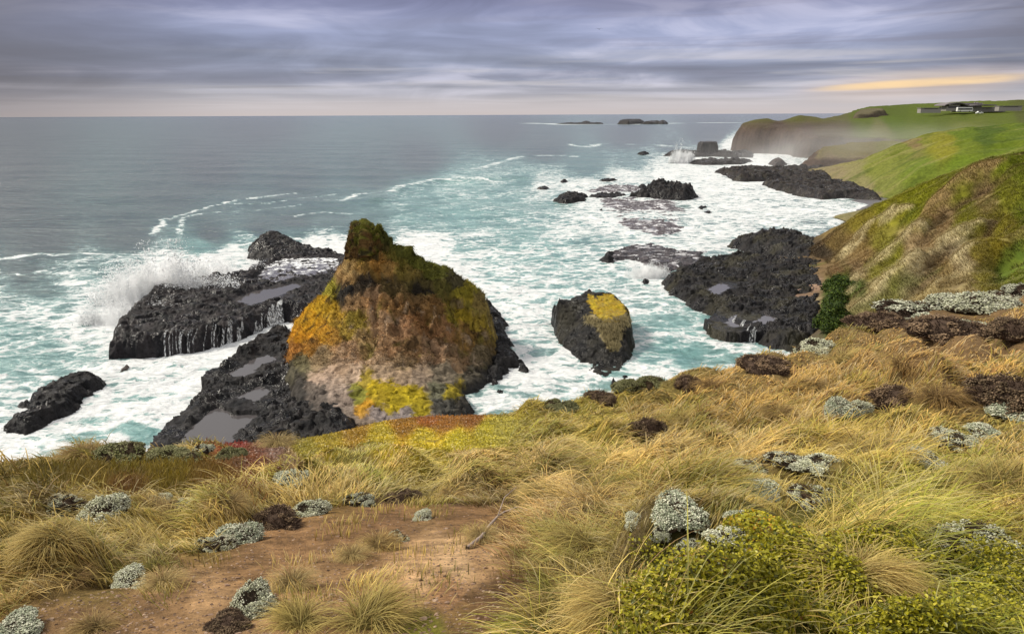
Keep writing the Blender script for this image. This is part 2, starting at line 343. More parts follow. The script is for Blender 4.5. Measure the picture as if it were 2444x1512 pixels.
def build_sea():
    nr, na = 860, 860
    ang = np.linspace(math.radians(40), math.radians(1.2), nr-120); r = CAMZ/np.tan(ang)
    r = np.concatenate([r, np.geomspace(r[-1]*1.004, 120000, 120)])
    az = np.linspace(math.radians(-52), math.radians(52), na)
    R, A = np.meshgrid(r, az, indexing='ij'); X = (R*np.sin(A)).ravel(); Y = (R*np.cos(A)).ravel()
    px, py = proj(X, Y, np.zeros_like(X))
    ft = shep(px, np.maximum(py, 270), FOAM, 3.4, 1.5); D = ft[:, 0]; T = ft[:, 1]
    far = R.ravel()
    wq = X+5*fbm(X/16, Y/16, 2., 3); wr = Y+5*fbm(X/16, Y/16, 6., 3); a_ = .45; uu = wq*math.cos(a_)+wr*math.sin(a_); vv = -wq*math.sin(a_)+wr*math.cos(a_)
    D = D + (0.26*fbm(wq/13, wr/13, 1.0, 4)+0.24*(ridged(uu/26, vv/5.5, 3., 3)-.52))*np.clip(D*2.6, 0, 1)*sstep(1.02, .8, D)
    for pts, wd, cov in LINES:
        P = at_z(np.array([p[0] for p in pts], float), np.array([p[1] for p in pts], float))
        I = np.nonzero(dline(X, Y, P) < wd*7)[0]; x, y = X[I], Y[I]
        wx = x+1.3*wd*fbm(x/(3.2*wd), y/(3.2*wd), 3.0, 3); wy = y+1.6*wd*fbm(x/(3.2*wd), y/(3.2*wd), 8.0, 3)
        d = dline(wx, wy, P); m = sstep(wd*1.15, wd*0.12, d)*cov*(0.78+0.45*fbm(x/(2.5*wd), y/(2.5*wd), 5., 3))
        D[I] = np.maximum(D[I], np.maximum(m, 0.42*sstep(wd*5, 0, d)*np.clip(cov, 0, 1)*(0.6+0.8*fbm(x/wd/2, y/wd/2, 2., 2))))
    # swell
    wx = X+8*fbm(X/60, Y/60, 2.0, 2); s = np.exp(-far/900)
    Z = s*(0.35*np.sin((wx*0.35+Y)/9.0+2.5*fbm(X/40, Y/40, 0, 2))*sstep(90, 200, far)+0.38*fbm(X/6, Y/9, 0.5, 4)+0.10*fbm(X/1.4, Y/2.0, 0.7, 3))
    Pb = at_z(np.array([900, 960, 1040, 1130, 1250.]), np.array([478, 447, 432, 428, 424.])); Z += 1.1*np.exp(-(dline(X, Y, Pb)/5.5)**2)
    V = np.stack([X, Y, Z], 1)
    me = new_mesh('sea', V, grid_faces(nr, na)[:, ::-1], {'foam': np.clip(D, 0, 1), 'teal': np.clip(T, 0, 1)})
    m, t, out = new_mat('sea_water')
    P = t.n('ShaderNodeNewGeometry').outputs['Position']; D_ = t.attr('foam'); T_ = t.attr('teal')
    wn = t.noise(P, 0.16, 3, 0.6, out=1); wn2 = t.noise(P, 0.9, 3, 0.6, out=1)
    wp = t.n('ShaderNodeVectorMath', {0: t.n('ShaderNodeVectorMath', {0: wn, 1: (4.6, 5.2, 0)}, operation='MULTIPLY').outputs[0], 1: P}, operation='ADD').outputs[0]
    wp = t.n('ShaderNodeVectorMath', {0: t.n('ShaderNodeVectorMath', {0: wn2, 1: (1.1, 1.1, 0)}, operation='MULTIPLY').outputs[0], 1: wp}, operation='ADD').outputs[0]
    def lace(sc, stretch):
        v = t.n('ShaderNodeTexVoronoi', {0: t.mapv(wp, (sc, sc*stretch, 0.0), (0, 0, 0.35)), 'Scale': 1.0}, feature='DISTANCE_TO_EDGE')
        return t.mr(v.outputs['Distance'], 0.0, 0.32, 1.0, 0.0)
    l1 = lace(0.20, 1.5); l2 = lace(0.5, 1.4); l3 = lace(1.5, 1.2)
    nf = t.noise(t.mapv(wp, (.6, 1.5, 1), (0, 0, .4)), 0.30, 7, 0.66); nh = t.noise(t.mapv(wp, (1, 1.0, 1), (0, 0, .3)), 1.3, 5, 0.7)
    v = t.m('ADD', t.m('MULTIPLY', l1, 0.30), t.m('MULTIPLY', l2, 0.24)); v = t.m('ADD', v, t.m('MULTIPLY', l3, 0.12))
    v = t.m('ADD', v, t.m('MULTIPLY', t.m('SUBTRACT', nf, 0.5), 0.95)); v = t.m('ADD', v, t.m('MULTIPLY', t.m('SUBTRACT', nh, 0.5), 0.5))
    th = t.m("SUBTRACT", 0.98, t.m("MULTIPLY", D_, 1.0))
    f = t.mr(t.m('SUBTRACT', v, th), -0.06, 0.20); f = t.m('MULTIPLY', f, t.mr(D_, 0.02, 0.16))
    thin = t.mr(t.m('SUBTRACT', v, th), -0.40, 0.15); thin = t.m('MULTIPLY', t.m('MULTIPLY', thin, 0.5), t.mr(D_, 0.1, 0.4))
    base = t.mix(t.mr(t.noise(t.mapv(P, (1, 3.0, 1)), 0.012, 5, 0.6), 0.3, 0.7), (.105, .128, .135, 1), (.060, .084, .094, 1))
    tq = t.mix(t.mr(t.noise(P, 0.08, 4, 0.6), 0.3, 0.7), (.10, .235, .228, 1), (.20, .365, .355, 1))
    c = t.mix(T_, base, tq); c = t.mix(thin, c, (.47, .68, .66, 1)); fw = t.mix(t.mr(t.noise(t.mapv(wp, (1, 1.6, 1)), 1.1, 6, .7), .3, .7), (.58, .61, .62, 1), (.80, .81, .81, 1)); c = t.mix(f, c, fw)
    rough = t.m('ADD', 0.16, t.m('MULTIPLY', f, 0.6))
    hb = t.noise(t.mapv(P, (1, 1.7, 1), (0, 0, 0.25)), 0.55, 6, 0.62); b1 = t.bump(hb, 0.85, 0.65)
    b2 = t.bump(t.noise(t.mapv(P, (1, 2.4, 1), (0, 0, 0.2)), 0.06, 4, 0.6), 0.8, 4.0, b1); b3 = t.bump(f, 0.5, 0.18, b2)
    p = t.n('ShaderNodeBsdfPrincipled', {'Base Color': c, 'Roughness': rough, 'IOR': 1.333, 'Normal': b3, 'Specular IOR Level': t.m('SUBTRACT', 0.5, t.m('MULTIPLY', f, 0.4))})
    t.L.new(p.outputs[0], out.inputs[0])
    o = obj('sea', me, m); o['kind'] = 'structure'; return o
build_sea()
# ------------------------------------------------------------------ rocks built as real height fields
HF = {}
def PX(pts, z=0.0):
    a = np.array(pts, float); return at_z(a[:, 0], a[:, 1], z)
def relief(x, y, s=1.0, seed=0.0):
    """broken basalt: blocks, ledges and pits"""
    wx = x+0.5*s*fbm(x/s/1.3, y/s/1.3, seed, 2); wy = y+0.5*s*fbm(x/s/1.3, y/s/1.3, seed+5, 2)
    d1, e1, v1 = worley(wx/(2.6*s), wy/(1.9*s), int(seed)+1); d2, e2, v2 = worley(wx/(0.95*s), wy/(0.8*s), int(seed)+11)
    d3, e3, v3 = worley(wx/(0.42*s), wy/(0.38*s), int(seed)+23)
    h = 0.55*(v1-0.5)*sstep(0, .16, e1)-0.22*(1-sstep(0, .12, e1)) + 0.34*(v2-0.5)-0.15*(1-sstep(0, .15, e2)) + 0.16*(v3-0.5)-0.06*(1-sstep(0, .2, e3))
    return 1.35*h*s + 0.42*s*fbm(x/s/4, y/s/4, seed, 4)+0.16*s*ridged(x/s/1.5, y/s/1.5, seed, 3)
def rock_field(outline, top, res, w=3.0, amp=1.0, scale=1.0, seed=0.0, jag=1.0, base=-1.2, power=0.55, pools=(), tilt_noise=0.0, jit=0.35, terr=0.45):
    O = np.asarray(outline)[:, :2]; x0, y0 = O.min(0)-2.5; x1, y1 = O.max(0)+2.5
    nx = max(4, int((x1-x0)/res)); ny = max(4, int((y1-y0)/res))
    X, Y = np.meshgrid(np.linspace(x0, x1, nx), np.linspace(y0, y1, ny)); X = X.ravel(); Y = Y.ravel()
    d = sdf(X, Y, O)+jag*(0.9*scale*fbm(X/scale/2.6, Y/scale/2.6, seed+2, 4)+0.35*scale*(worley(X/scale/1.2, Y/scale/1.2, int(seed)+3)[2]-.5))
    t = np.clip(d/w, 0, 1)**power
    Zt = top(X, Y) if callable(top) else np.full_like(X, top)
    Z = lerp(base, Zt, t)+amp*relief(X, Y, scale, seed)*np.clip(d/w*1.5+0.25, 0.15, 1)
    tq = (Z+.25*fbm(X/3, Y/3, seed+8, 2))/terr; tf = tq-np.floor(tq); Z = lerp(Z, terr*(np.floor(tq)+sstep(.5, .95, tf))-.25*fbm(X/3, Y/3, seed+8, 2), .6)
    for pl in pools:
        poly, zp = pl[:2]; rg = pl[2] if len(pl) > 2 else .22
        dp = sdf(X, Y, poly)+0.55*fbm(X/1.4, Y/1.4, seed+4, 3)+0.25*fbm(X/.4, Y/.4, seed+6, 2)
        Z = np.where(dp > -1.6, lerp(Z, np.minimum(Z, zp-0.10+0.10*np.clip(-dp, -1, 2)+rg*relief(X, Y, .6, 4)), sstep(-1.6, .1, dp)), Z)
        Z = np.where((dp < 0) & (dp > -3), np.maximum(Z, zp-0.02+0.3*np.clip(-dp, 0, 1)*(0.3+fbm(X, Y, 2, 2))), Z)
    return X, Y, Z, nx, ny
BASALT = None
def mat_basalt():
    m, t, out = new_mat('wet_basalt'); P = t.n('ShaderNodeNewGeometry').outputs['Position']
    n1 = t.noise(P, 1.6, 7, 0.68); n2 = t.noise(P, 0.25, 4, 0.6); f = t.mr(n1, 0.3, 0.72, 0.45, 1.75, False)
    c = t.mix(1.0, t.attr('Col', 'Color'), t.n('ShaderNodeCombineColor', {0: f, 1: f, 2: f}).outputs[0], 'MULTIPLY')
    ro = t.m('ADD', t.mr(n2, 0.38, 0.60, 0.14, 0.70), t.m('MULTIPLY', t.m('SUBTRACT', n1, .5), .3))
    b = t.bump(t.noise(P, 3.2, 7, 0.72), 0.9, 0.22)
    vo = t.n('ShaderNodeTexVoronoi', {0: P, 'Scale': 1.7}); b = t.bump(vo.outputs['Distance'], 0.5, 0.25, b)
    p = t.n('ShaderNodeBsdfPrincipled', {'Base Color': c, 'Roughness': ro, 'Specular IOR Level': 0.20, 'Normal': b}); t.L.new(p.outputs[0], out.inputs[0]); return m
M_BASALT = mat_basalt()
M_STACK = mat_vcol('sea_stack_face', 0.92, 0.42, 1.5, 0.9, 0.30, 2.2, 0.15, 8)
def mat_pool():
    m, t, out = new_mat('pool_water'); P = t.n('ShaderNodeNewGeometry').outputs['Position']
    b = t.bump(t.noise(P, 2.2, 3, 0.5), 0.12, 0.05)
    p = t.n('ShaderNodeBsdfPrincipled', {'Base Color': (.075, .068, .070, 1), 'Roughness': 0.10, 'IOR': 1.333, 'Normal': b, 'Specular IOR Level': 0.7}); t.L.new(p.outputs[0], out.inputs[0]); return m
M_POOL = mat_pool()
def mat_white():
    m, t, out = new_mat('white_water'); P = t.n('ShaderNodeNewGeometry').outputs['Position']
    n = t.noise(t.mapv(P, (5, 5, .8)), 1.0, 5, 0.65); a = t.mr(n, 0.40, 0.74, 0.0, .9)
    p = t.n('ShaderNodeBsdfPrincipled', {'Base Color': (.84, .87, .88, 1), 'Roughness': 0.6, 'Alpha': a}); t.L.new(p.outputs[0], out.inputs[0]); return m
M_WHITE = mat_white()
def mat_wash():
    m, t, out = new_mat('thin_wash'); P = t.n('ShaderNodeNewGeometry').outputs['Position']; g = t.mr(t.n('ShaderNodeSeparateXYZ', {0: P}).outputs[1], 112, 150, -.20, .08, False)
    n = t.m('ADD', t.noise(P, 0.8, 7, 0.70, .6), g); f = t.mr(n, 0.46, 0.58); c = t.mix(f, (.10, .09, .095, 1), (.82, .84, .85, 1))
    p = t.n('ShaderNodeBsdfPrincipled', {'Base Color': c, 'Roughness': t.m('ADD', .15, t.m('MULTIPLY', f, .5)), 'Normal': t.bump(n, .3, .1)}); t.L.new(p.outputs[0], out.inputs[0]); return m
M_WASH = mat_wash()
def basalt_cols(X, Y, Z, lo=(.005, .005, .0065), hi=(.026, .0235, .0235), foam=0.0, seed=0.0, olive=0.0):
    n = np.clip(0.42+1.5*fbm(X/1.6, Y/1.6, seed, 6), 0, 1)[:, None]
    c = np.array(lo)*(1-n)+np.array(hi)*n
    up = (sstep(.8, 3.2, Z+.8*fbm(X/3, Y/3, seed+2, 3))*.25)[:, None]; c = c*(1-up)+np.array(hi)*np.array((1.5, 1.3, 1.1))*n*up
    if foam:
        k = sstep(.02, .30, fbm(X/3.5, Y/2.2, seed+9, 5)+.25*fbm(X/.7, Y/.5, seed+19, 3)+foam-.35)[:, None]; c = c*(1-k)+np.array((.62, .62, .64))*k
    if olive: 
        k = (sstep(-.05, .35, fbm(X/5, Y/5, seed+3, 4))*olive)[:, None]; c = c*(1-k)+np.array((.050, .045, .025))*k
    return c
def finish(name, X, Y, Z, nx, ny, col, mat, parent=None, jit=0.3, js=1.1, zcut=-0.75, key=None):
    if key: HF[key] = (X.reshape(ny, nx)[0], Y.reshape(ny, nx)[:, 0], Z.reshape(ny, nx).copy())
    Xj = X+jit*fbm(X/js, Y/js, Z/js, 3); Yj = Y+jit*fbm(X/js, Y/js, Z/js+30, 3)
    V = np.stack([Xj, Yj, Z], 1); F = grid_faces(ny, nx, (Z > zcut).reshape(ny, nx)); V, F, at = compact(V, F, {'Col': col})
    return obj(name, new_mesh(name, V, F, at), mat, parent)
def hsample(key, x, y):
    gx, gy, Z = HF[key]; i = np.clip((x-gx[0])/(gx[1]-gx[0]), 0, len(gx)-1.001); j = np.clip((y-gy[0])/(gy[1]-gy[0]), 0, len(gy)-1.001)
    a = i.astype(int); b = j.astype(int); u = i-a; v = j-b
    return (Z[b, a]*(1-u)+Z[b, a+1]*u)*(1-v)+(Z[b+1, a]*(1-u)+Z[b+1, a+1]*u)*v
def rock(name, label, outline_px, top, res, z_out=0.0, cat='rock', mat=None, lo=(.005, .005, .0065), hi=(.026, .0235, .0235), olive=0.0, key=None, group=None, jit=0.3, foam=0.0, **kw):
    O = PX(outline_px, z_out)
    X, Y, Z, nx, ny = rock_field(O, top, res, **kw)
    o = finish(name, X, Y, Z, nx, ny, basalt_cols(X, Y, Z, lo, hi, seed=kw.get('seed', 0.0), olive=olive, foam=foam), mat or M_BASALT, jit=jit, key=key)
    return tag(o, label, cat, group)
def pool(parent_name, poly_px, zp, grow=1.5):
    O = PX(poly_px, zp); c = O.mean(0); D = O-c; L = np.linalg.norm(D[:, :2], axis=1)[:, None]
    O = c+D*(1+grow/L); n = len(O); V = np.concatenate([O, c[None]]); V[:, 2] = zp
    F = np.array([(i, (i+1) % n, n) for i in range(n)])
    return V, F
def waterfalls(parent, key, edge_px, z_out, n, wid=(0.12, 0.4), seed=1, out_dir=None, span=3.6):
    """thin white runs of water draped over the rock edge"""
    r = np.random.default_rng(seed); E = PX(edge_px, z_out); seg = np.linalg.norm(np.diff(E[:, :2], axis=0), axis=1); cum = np.concatenate([[0], np.cumsum(seg)])
    for q in range(n):
        s = (r.uniform(0, cum[-1]) if q % 3 == 0 else min(max(s+r.normal(0, .9), 0), cum[-1])); i = min(np.searchsorted(cum, s, 'right')-1, len(seg)-1); u = (s-cum[i])/seg[i]; p = E[i, :2]*(1-u)+E[i+1, :2]*u
        nrm = np.array(out_dir, float) if out_dir is not None else np.array([E[i+1, 1]-E[i, 1], -(E[i+1, 0]-E[i, 0])]); nrm /= np.linalg.norm(nrm)
        tg = np.array([-nrm[1], nrm[0]]); w = wid[0]+(wid[1]-wid[0])*r.uniform()**2.2; ks = np.linspace(-span*r.uniform(.5, .8), span*0.45, 16); V = []
        for k, a in enumerate(ks):
            c = p+nrm*a+tg*0.06*math.sin(k*0.7+q); ww = w*(0.45+0.8*k/15)
            for sgn in (-1, 0, 1):
                xy = c+tg*ww*0.5*sgn; V.append((xy[0]+nrm[0]*.12, xy[1]+nrm[1]*.12, max(float(hsample(key, xy[0], xy[1]))+0.09+(0.05 if sgn == 0 else 0), 0.12)))
        F = [];
        for k in range(15):
            F += [(k*3, k*3+1, k*3+4, k*3+3), (k*3+1, k*3+2, k*3+5, k*3+4)]
        obj('waterfall', new_mesh('waterfall', np.array(V), np.array(F)), M_WHITE, parent)

# --- big stack in the middle of the cove
STACK_G = {}
def build_stack():
    c = [  # reference x, y, distance along the view
     (690,790,88),(700,760,89),(740,720,90),(800,668,91),(803,640,91.5),(830,605,91),(960,600,91),(1000,612,91.5),(1080,640,92),(1145,684,93),(1155,720,91),
     (850,640,87.6),(870,615,89.2),(950,640,88),(1040,660,89),(830,690,86.5),(900,690,86),(1000,700,86.5),(1080,720,88),(760,780,86),(850,770,83),(950,770,82.5),(1050,780,83.5),(1130,790,87),
     (700,835,82),(780,840,79),(880,850,77.5),(1000,855,78.5),(1100,860,81),(1175,830,86),(740,880,75),(850,890,73.5),(960,890,74),(1060,900,76.5),(1150,890,81),
     (800,940,69),(900,930,69.5),(1000,950,69.5),(1080,940,72),(880,990,64.5),(1000,990,66),(800,1000,63.5),(1110,985,69.5),(960,1030,60),(830,1040,60),(880,600,90.5),(915,585,90.5)]
    P = np.array([at_y(a, b, y) for a, b, y in c])
    back = [(-24,97,3),(-16,101,4),(-6,101,3.5),(-2,98,3),(-27,92,2),(-20,96,8),(-12,97,9),(-30,84,1),(2,94,1)]
    f = rbf_fit(np.concatenate([P, np.array(back, float)]), 0.4)
    out = np.concatenate([PX([(672,800),(690,775),(800,668)], 3.0)[:, :2], [(-25,97),(-19,102.5),(-8,102.5),(-1.0,98.5)], PX([(1176,790),(1190,850),(1185,905),(1150,935),(1120,940)], 0.3)[:, :2],
           PX([(1148,990),(1150,1015),(1010,1060),(880,1075),(740,1050)], 0.5)[:, :2], PX([(690,960),(660,900),(668,840)], 2.5)[:, :2]])
    O = out; res = 0.15; x0, y0 = O.min(0)-2; x1, y1 = O.max(0)+2; nx = int((x1-x0)/res); ny = int((y1-y0)/res)
    X, Y = np.meshgrid(np.linspace(x0, x1, nx), np.linspace(y0, y1, ny)); X = X.ravel(); Y = Y.ravel()
    Z = f(X, Y)
    # knob on top: two humps with steep sides
    for (a, b, yy, rx, ry, zt, pw) in ((895, 590, 91.0, 2.4, 1.3, 0, 2.2), (950, 600, 91.2, 2.4, 1.2, 0, 2.2)):
        q = at_y(a, b, yy); top = {849: 533, 913: 533, 873: 521, 895: 556, 950: 584}[a]; zt = at_y(a, top, yy)[2]
        k = ((np.abs(X-q[0]+0.55*fbm(X, Y, 3., 3))/rx)**pw+(np.abs(Y-q[1]+0.5*fbm(X, Y, 8., 3))/ry)**pw)
        Z = np.where(k < 1.6, np.maximum(Z, lerp(zt, Z, sstep(0.5, 1.6, k))-0.5*np.clip(k, 0, 1)+.35*fbm(X/.7, Y/.7, 5., 4)), Z)
    # broken ledge cut under the knob; its shade is painted dark further down
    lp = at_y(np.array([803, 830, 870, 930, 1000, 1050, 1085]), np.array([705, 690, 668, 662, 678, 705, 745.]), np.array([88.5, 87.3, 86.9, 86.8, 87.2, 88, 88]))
    dl = dline(X, Y, lp); Z = Z-1.0*np.exp(-(dl/0.45)**2)*np.clip(0.8+0.9*fbm(X/1.5, Y/1.5, 2., 3), .15, 1.4)
    lp2 = at_y(np.array([803, 806, 812]), np.array([690, 740, 790.]), np.array([88.5, 86.5, 85.])); Z = Z-0.9*np.exp(-(dline(X, Y, lp2)/0.5)**2)
    d = sdf(X, Y, O)+0.7*fbm(X/2.2, Y/2.2, 1.0, 4)
    px, py = proj(X, Y, Z)
    rough = 0.72+0.4*sstep(880, 980, py)*sstep(860, 700, px)+0.25*sstep(1100, 1180, px)+0.7*sstep(1030, 1070, px)*sstep(915, 935, py)-0.5*sstep(75, 35, np.hypot((px-755)/1.2, py-755))
    Zr = Z+rough*(0.55*fbm(X/2.2, Y/2.2, 0.3, 6)+0.35*(ridged(X/1.3, Y/1.6, 2.0, 4)-.5)+0.55*relief(X, Y, 0.8, 2))
    # broken ledges and gullies cut into the face
    fm = sstep(812, 840, px+14*fbm(X/1.2, Y/1.2, 3., 3))*sstep(905, 850, py); tq = (Zr+.7*fbm(X/2.8, Y/2.8, 13., 3))/1.25; tf = tq-np.floor(tq); Zt = 1.25*(np.floor(tq)+sstep(.55, .92, tf))-.7*fbm(X/2.8, Y/2.8, 13., 3)
    Zr = lerp(Zr, Zt, fm*.62*np.clip(.75+1.2*fbm(X/3.5, Y/3.5, 23., 2), .1, 1))
    for gl, gd, gw in (([(985,695,86.6),(1000,740,85),(1020,790,83.6),(1045,850,79.5)], 1.3, .5), ([(885,705,85.6),(902,760,83.5),(893,810,80.5),(868,850,77.5)], 1.1, .5), ([(1075,735,87.4),(1090,785,85),(1110,840,82)], 1.2, .55), ([(940,700,86),(952,750,84),(948,800,81.5)], .9, .4)):
        gp = at_y(*[np.array(q, float) for q in zip(*gl)]); dg = dline(X+.8*fbm(X/1.3, Y/1.3, 3., 4), Y+.8*fbm(X/1.3, Y/1.3, 9., 4), gp); Zr = Zr-gd*.5*np.exp(-(dg/gw)**2)*np.clip(.7+1.3*fbm(X/1.5, Y/1.5, 33., 3), 0, 1.5)+.18*np.exp(-((dg-1.6)/.8)**2)*fm
    # runnels down the face
    Zr += 0.55*fbm(X/0.8, Y/3.5, 7.0, 4)*sstep(830, 700, py)
    Z = np.where(d < 1.6, lerp(-1.2, Zr, np.clip(d/1.6, 0, 1)**0.5), Zr)
    wx = px+16*fbm(X/2.2, Y/2.2, 11., 5)+13*fbm(X/.4, Y/.4, 15., 4); wy = py+15*fbm(X/2.2, Y/2.2, 21., 5)+12*fbm(X/.4, Y/.4, 25., 3)
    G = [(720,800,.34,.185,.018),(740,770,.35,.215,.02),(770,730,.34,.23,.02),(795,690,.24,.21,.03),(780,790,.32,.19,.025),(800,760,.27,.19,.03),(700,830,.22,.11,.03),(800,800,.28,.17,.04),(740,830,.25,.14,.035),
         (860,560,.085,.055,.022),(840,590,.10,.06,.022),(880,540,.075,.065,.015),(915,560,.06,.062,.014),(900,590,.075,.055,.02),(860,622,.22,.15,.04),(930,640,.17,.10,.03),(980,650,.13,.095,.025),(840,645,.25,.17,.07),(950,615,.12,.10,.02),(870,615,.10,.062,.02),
         (850,640,.20,.12,.035),(830,660,.24,.15,.06),(900,630,.20,.105,.025),(960,600,.075,.075,.014),(1000,620,.09,.09,.016),(1050,640,.10,.10,.02),(960,650,.12,.09,.02),(930,670,.07,.05,.02),(860,682,.04,.03,.02),(820,700,.022,.02,.018),  # darkest entries put the shade under the overhang into the rock colour
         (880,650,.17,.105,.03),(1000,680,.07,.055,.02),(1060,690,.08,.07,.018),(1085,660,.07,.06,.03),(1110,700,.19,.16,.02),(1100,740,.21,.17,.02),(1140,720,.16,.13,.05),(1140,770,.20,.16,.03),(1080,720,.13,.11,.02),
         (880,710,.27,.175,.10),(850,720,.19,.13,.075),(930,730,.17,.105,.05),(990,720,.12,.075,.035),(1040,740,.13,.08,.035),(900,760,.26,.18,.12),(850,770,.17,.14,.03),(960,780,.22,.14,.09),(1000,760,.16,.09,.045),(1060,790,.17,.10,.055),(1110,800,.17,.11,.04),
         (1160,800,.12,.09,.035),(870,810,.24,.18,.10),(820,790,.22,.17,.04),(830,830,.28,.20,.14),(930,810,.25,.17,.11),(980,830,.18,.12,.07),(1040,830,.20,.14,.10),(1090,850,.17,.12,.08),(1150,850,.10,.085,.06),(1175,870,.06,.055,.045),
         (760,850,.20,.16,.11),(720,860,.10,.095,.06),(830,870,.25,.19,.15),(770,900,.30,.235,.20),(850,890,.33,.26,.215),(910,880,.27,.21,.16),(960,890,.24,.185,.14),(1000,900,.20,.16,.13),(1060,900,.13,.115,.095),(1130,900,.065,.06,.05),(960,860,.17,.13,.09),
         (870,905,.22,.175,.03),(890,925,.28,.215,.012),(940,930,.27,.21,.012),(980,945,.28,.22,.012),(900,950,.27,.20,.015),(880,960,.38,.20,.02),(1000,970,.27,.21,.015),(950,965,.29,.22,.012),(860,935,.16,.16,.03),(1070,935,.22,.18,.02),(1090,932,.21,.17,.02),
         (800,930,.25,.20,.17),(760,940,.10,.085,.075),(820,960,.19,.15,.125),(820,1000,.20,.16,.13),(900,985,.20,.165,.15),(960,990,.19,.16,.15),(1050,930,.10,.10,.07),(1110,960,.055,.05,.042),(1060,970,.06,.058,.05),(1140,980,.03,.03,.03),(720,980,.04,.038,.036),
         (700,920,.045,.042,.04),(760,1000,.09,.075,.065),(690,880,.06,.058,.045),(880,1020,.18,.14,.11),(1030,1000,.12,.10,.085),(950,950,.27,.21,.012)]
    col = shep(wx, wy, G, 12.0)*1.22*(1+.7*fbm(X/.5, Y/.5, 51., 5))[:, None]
    run = fbm(X/.55, Y/2.6, 91., 5)*sstep(700, 740, py)*sstep(1010, 960, py); col = col*(1+.9*run)[:, None]
    ck = sstep(.80, .93, ridged(X/2.4+.5*fbm(X, Y, 5., 3), Y/3.0+Z/3, 17., 3))*sstep(830, 850, px+.0*py+40*(py > 800)); Z = Z-.35*ck; col = lerp(col, col*np.array((.30, .28, .26)), (ck*.85)[:, None])
    STACK_G['xyz'] = (X, Y, Z, px, py, d)
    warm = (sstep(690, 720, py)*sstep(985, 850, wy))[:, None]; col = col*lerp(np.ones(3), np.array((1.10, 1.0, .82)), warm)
    # scattered dark scrub and bare patches
    k = sstep(0.12, 0.32, fbm(X/1.1, Y/1.1, 31., 4))*sstep(690, 720, py)*sstep(860, 800, py)*0.65; col = lerp(col, np.array((.055, .034, .016)), (k*1.25)[:, None]); k = sstep(.15, .4, fbm(X/.9, Y/2.2, 35., 5))*sstep(700, 730, py)*sstep(920, 860, py)*sstep(790, 830, px)*.6; col = lerp(col, np.array((.34, .26, .185)), k[:, None])
    k = sstep(0.15, 0.4, fbm(X/1.7, Y/1.7, 41., 4))*sstep(690, 740, py)*sstep(900, 840, py)*sstep(820, 880, px)*0.6; col = lerp(col, np.array((.16, .145, .025)), k[:, None])
    dl2 = dline(X+.7*fbm(X/1.2, Y/1.2, 61., 4), Y+.7*fbm(X/1.2, Y/1.2, 71., 4), lp); k = .9*sstep(.5, .2, dl2)*sstep(-.25, .15, fbm(X/1.6, Y/1.6, 81., 3)); col = lerp(col, np.array((.022, .018, .016)), k[:, None])  # overhang shade painted as a dark rock band along the ledge
    k = sstep(1.6, 0.3, Z); col = lerp(col, np.array((.028, .027, .027)), k[:, None])
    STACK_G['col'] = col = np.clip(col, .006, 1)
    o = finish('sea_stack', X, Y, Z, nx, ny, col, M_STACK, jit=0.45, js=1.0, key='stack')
    tag(o, 'tall brown and orange rock stack with blunt summit knob, centre of the cove', 'sea stack')
    # the blunt knob on the summit: a real lump with two heads
    v, fc = ico(6); x, y, z = v.T; up = np.clip(z, 0, 1)
    q = at_y(878, 586, 91.3); n3 = fbm(x*1.6, y*1.6, z*1.6+3, 5); n4 = ridged(x*3.2+.4*n3, y*3.2, z*2.2+7, 4)-.5
    r_ = 1+.26*n3+.13*n4+.06*fbm(x*9, y*9, z*9, 3)
    bx = np.sign(x)*np.abs(x)**.6; W = np.stack([bx*2.55*r_*(1-.16*up*(x > 0))*(1+.25*np.clip(-z, 0, 1)), y*2.1*r_, z*2.7*r_], 1)
    W[:, 2] += up**.5*(.62*np.exp(-((W[:, 0]+.25)/.75)**2)+.35*np.exp(-((W[:, 0]+1.7)/.8)**2)+.45*np.exp(-((W[:, 0]-1.75)/.55)**2)-.35*np.exp(-((W[:, 0]-1.05)/.3)**2)-.5*sstep(2.0, 2.9, W[:, 0]))
    W += q; m1 = sstep(-.1, .3, fbm(x*3, y*3, z*3+20, 4)+.35*z+.15*x)[:, None]; m2 = sstep(.05, .35, fbm(x*5, y*5, z*3+40, 4))[:, None]
    kc = lerp(np.array((.12, .07, .025)), np.array((.115, .115, .018)), m1); kc = lerp(kc, np.array((.03, .022, .015)), m2*.8)*(1+.6*fbm(x*14, y*14, z*9, 3))[:, None]
    obj('summit_knob', new_mesh('summit_knob', W, fc, {'Col': np.clip(kc, .005, 1)}), M_STACK, o)
    STACK_G['knob'] = (W, v, kc)
    return o
STACK = build_stack()

# --- black shelves
P1_POOLS = [([(432,1085),(444,1040),(500,985),(560,955),(612,988),(585,1015),(555,1040),(530,1085),(515,1150),(430,1150)], 1.25), ([(552,890),(600,862),(640,846),(655,856),(620,872),(578,900)], 1.7), ([(578,942),(618,925),(645,932),(610,955)], 1.6)]
_p1 = [(PX(p, z), z) for p, z in P1_POOLS]
shelf = rock('rock_shelf', 'black rock shelf holding flat grey tide pools at the foot of the tall stack', [(300,1170),(345,1085),(420,1020),(438,965),(470,920),(500,888),(560,845),(640,795),(690,775),(760,860),(800,960),(900,1040),(900,1170)],
     lambda x, y: 1.9+1.3*sstep(-26, -17, x)*sstep(75, 60, y)+0.012*(y-60), 0.13, 0.6, w=2.2, amp=1.0, scale=1.0, seed=3.0, pools=_p1, key='shelf')
for p, z in P1_POOLS:
    V, F = pool('', p, z, 1.0); obj('tide_pool', new_mesh('tide_pool', V, F), M_POOL, shelf)
P2 = [([(610,668),(628,648),(640,632),(672,618),(800,615),(810,640),(770,655),(700,664),(660,676)], 2.2)]
P2B = [([(560,716),(610,694),(660,688),(700,676),(715,684),(660,706),(600,728)], 2.25)]
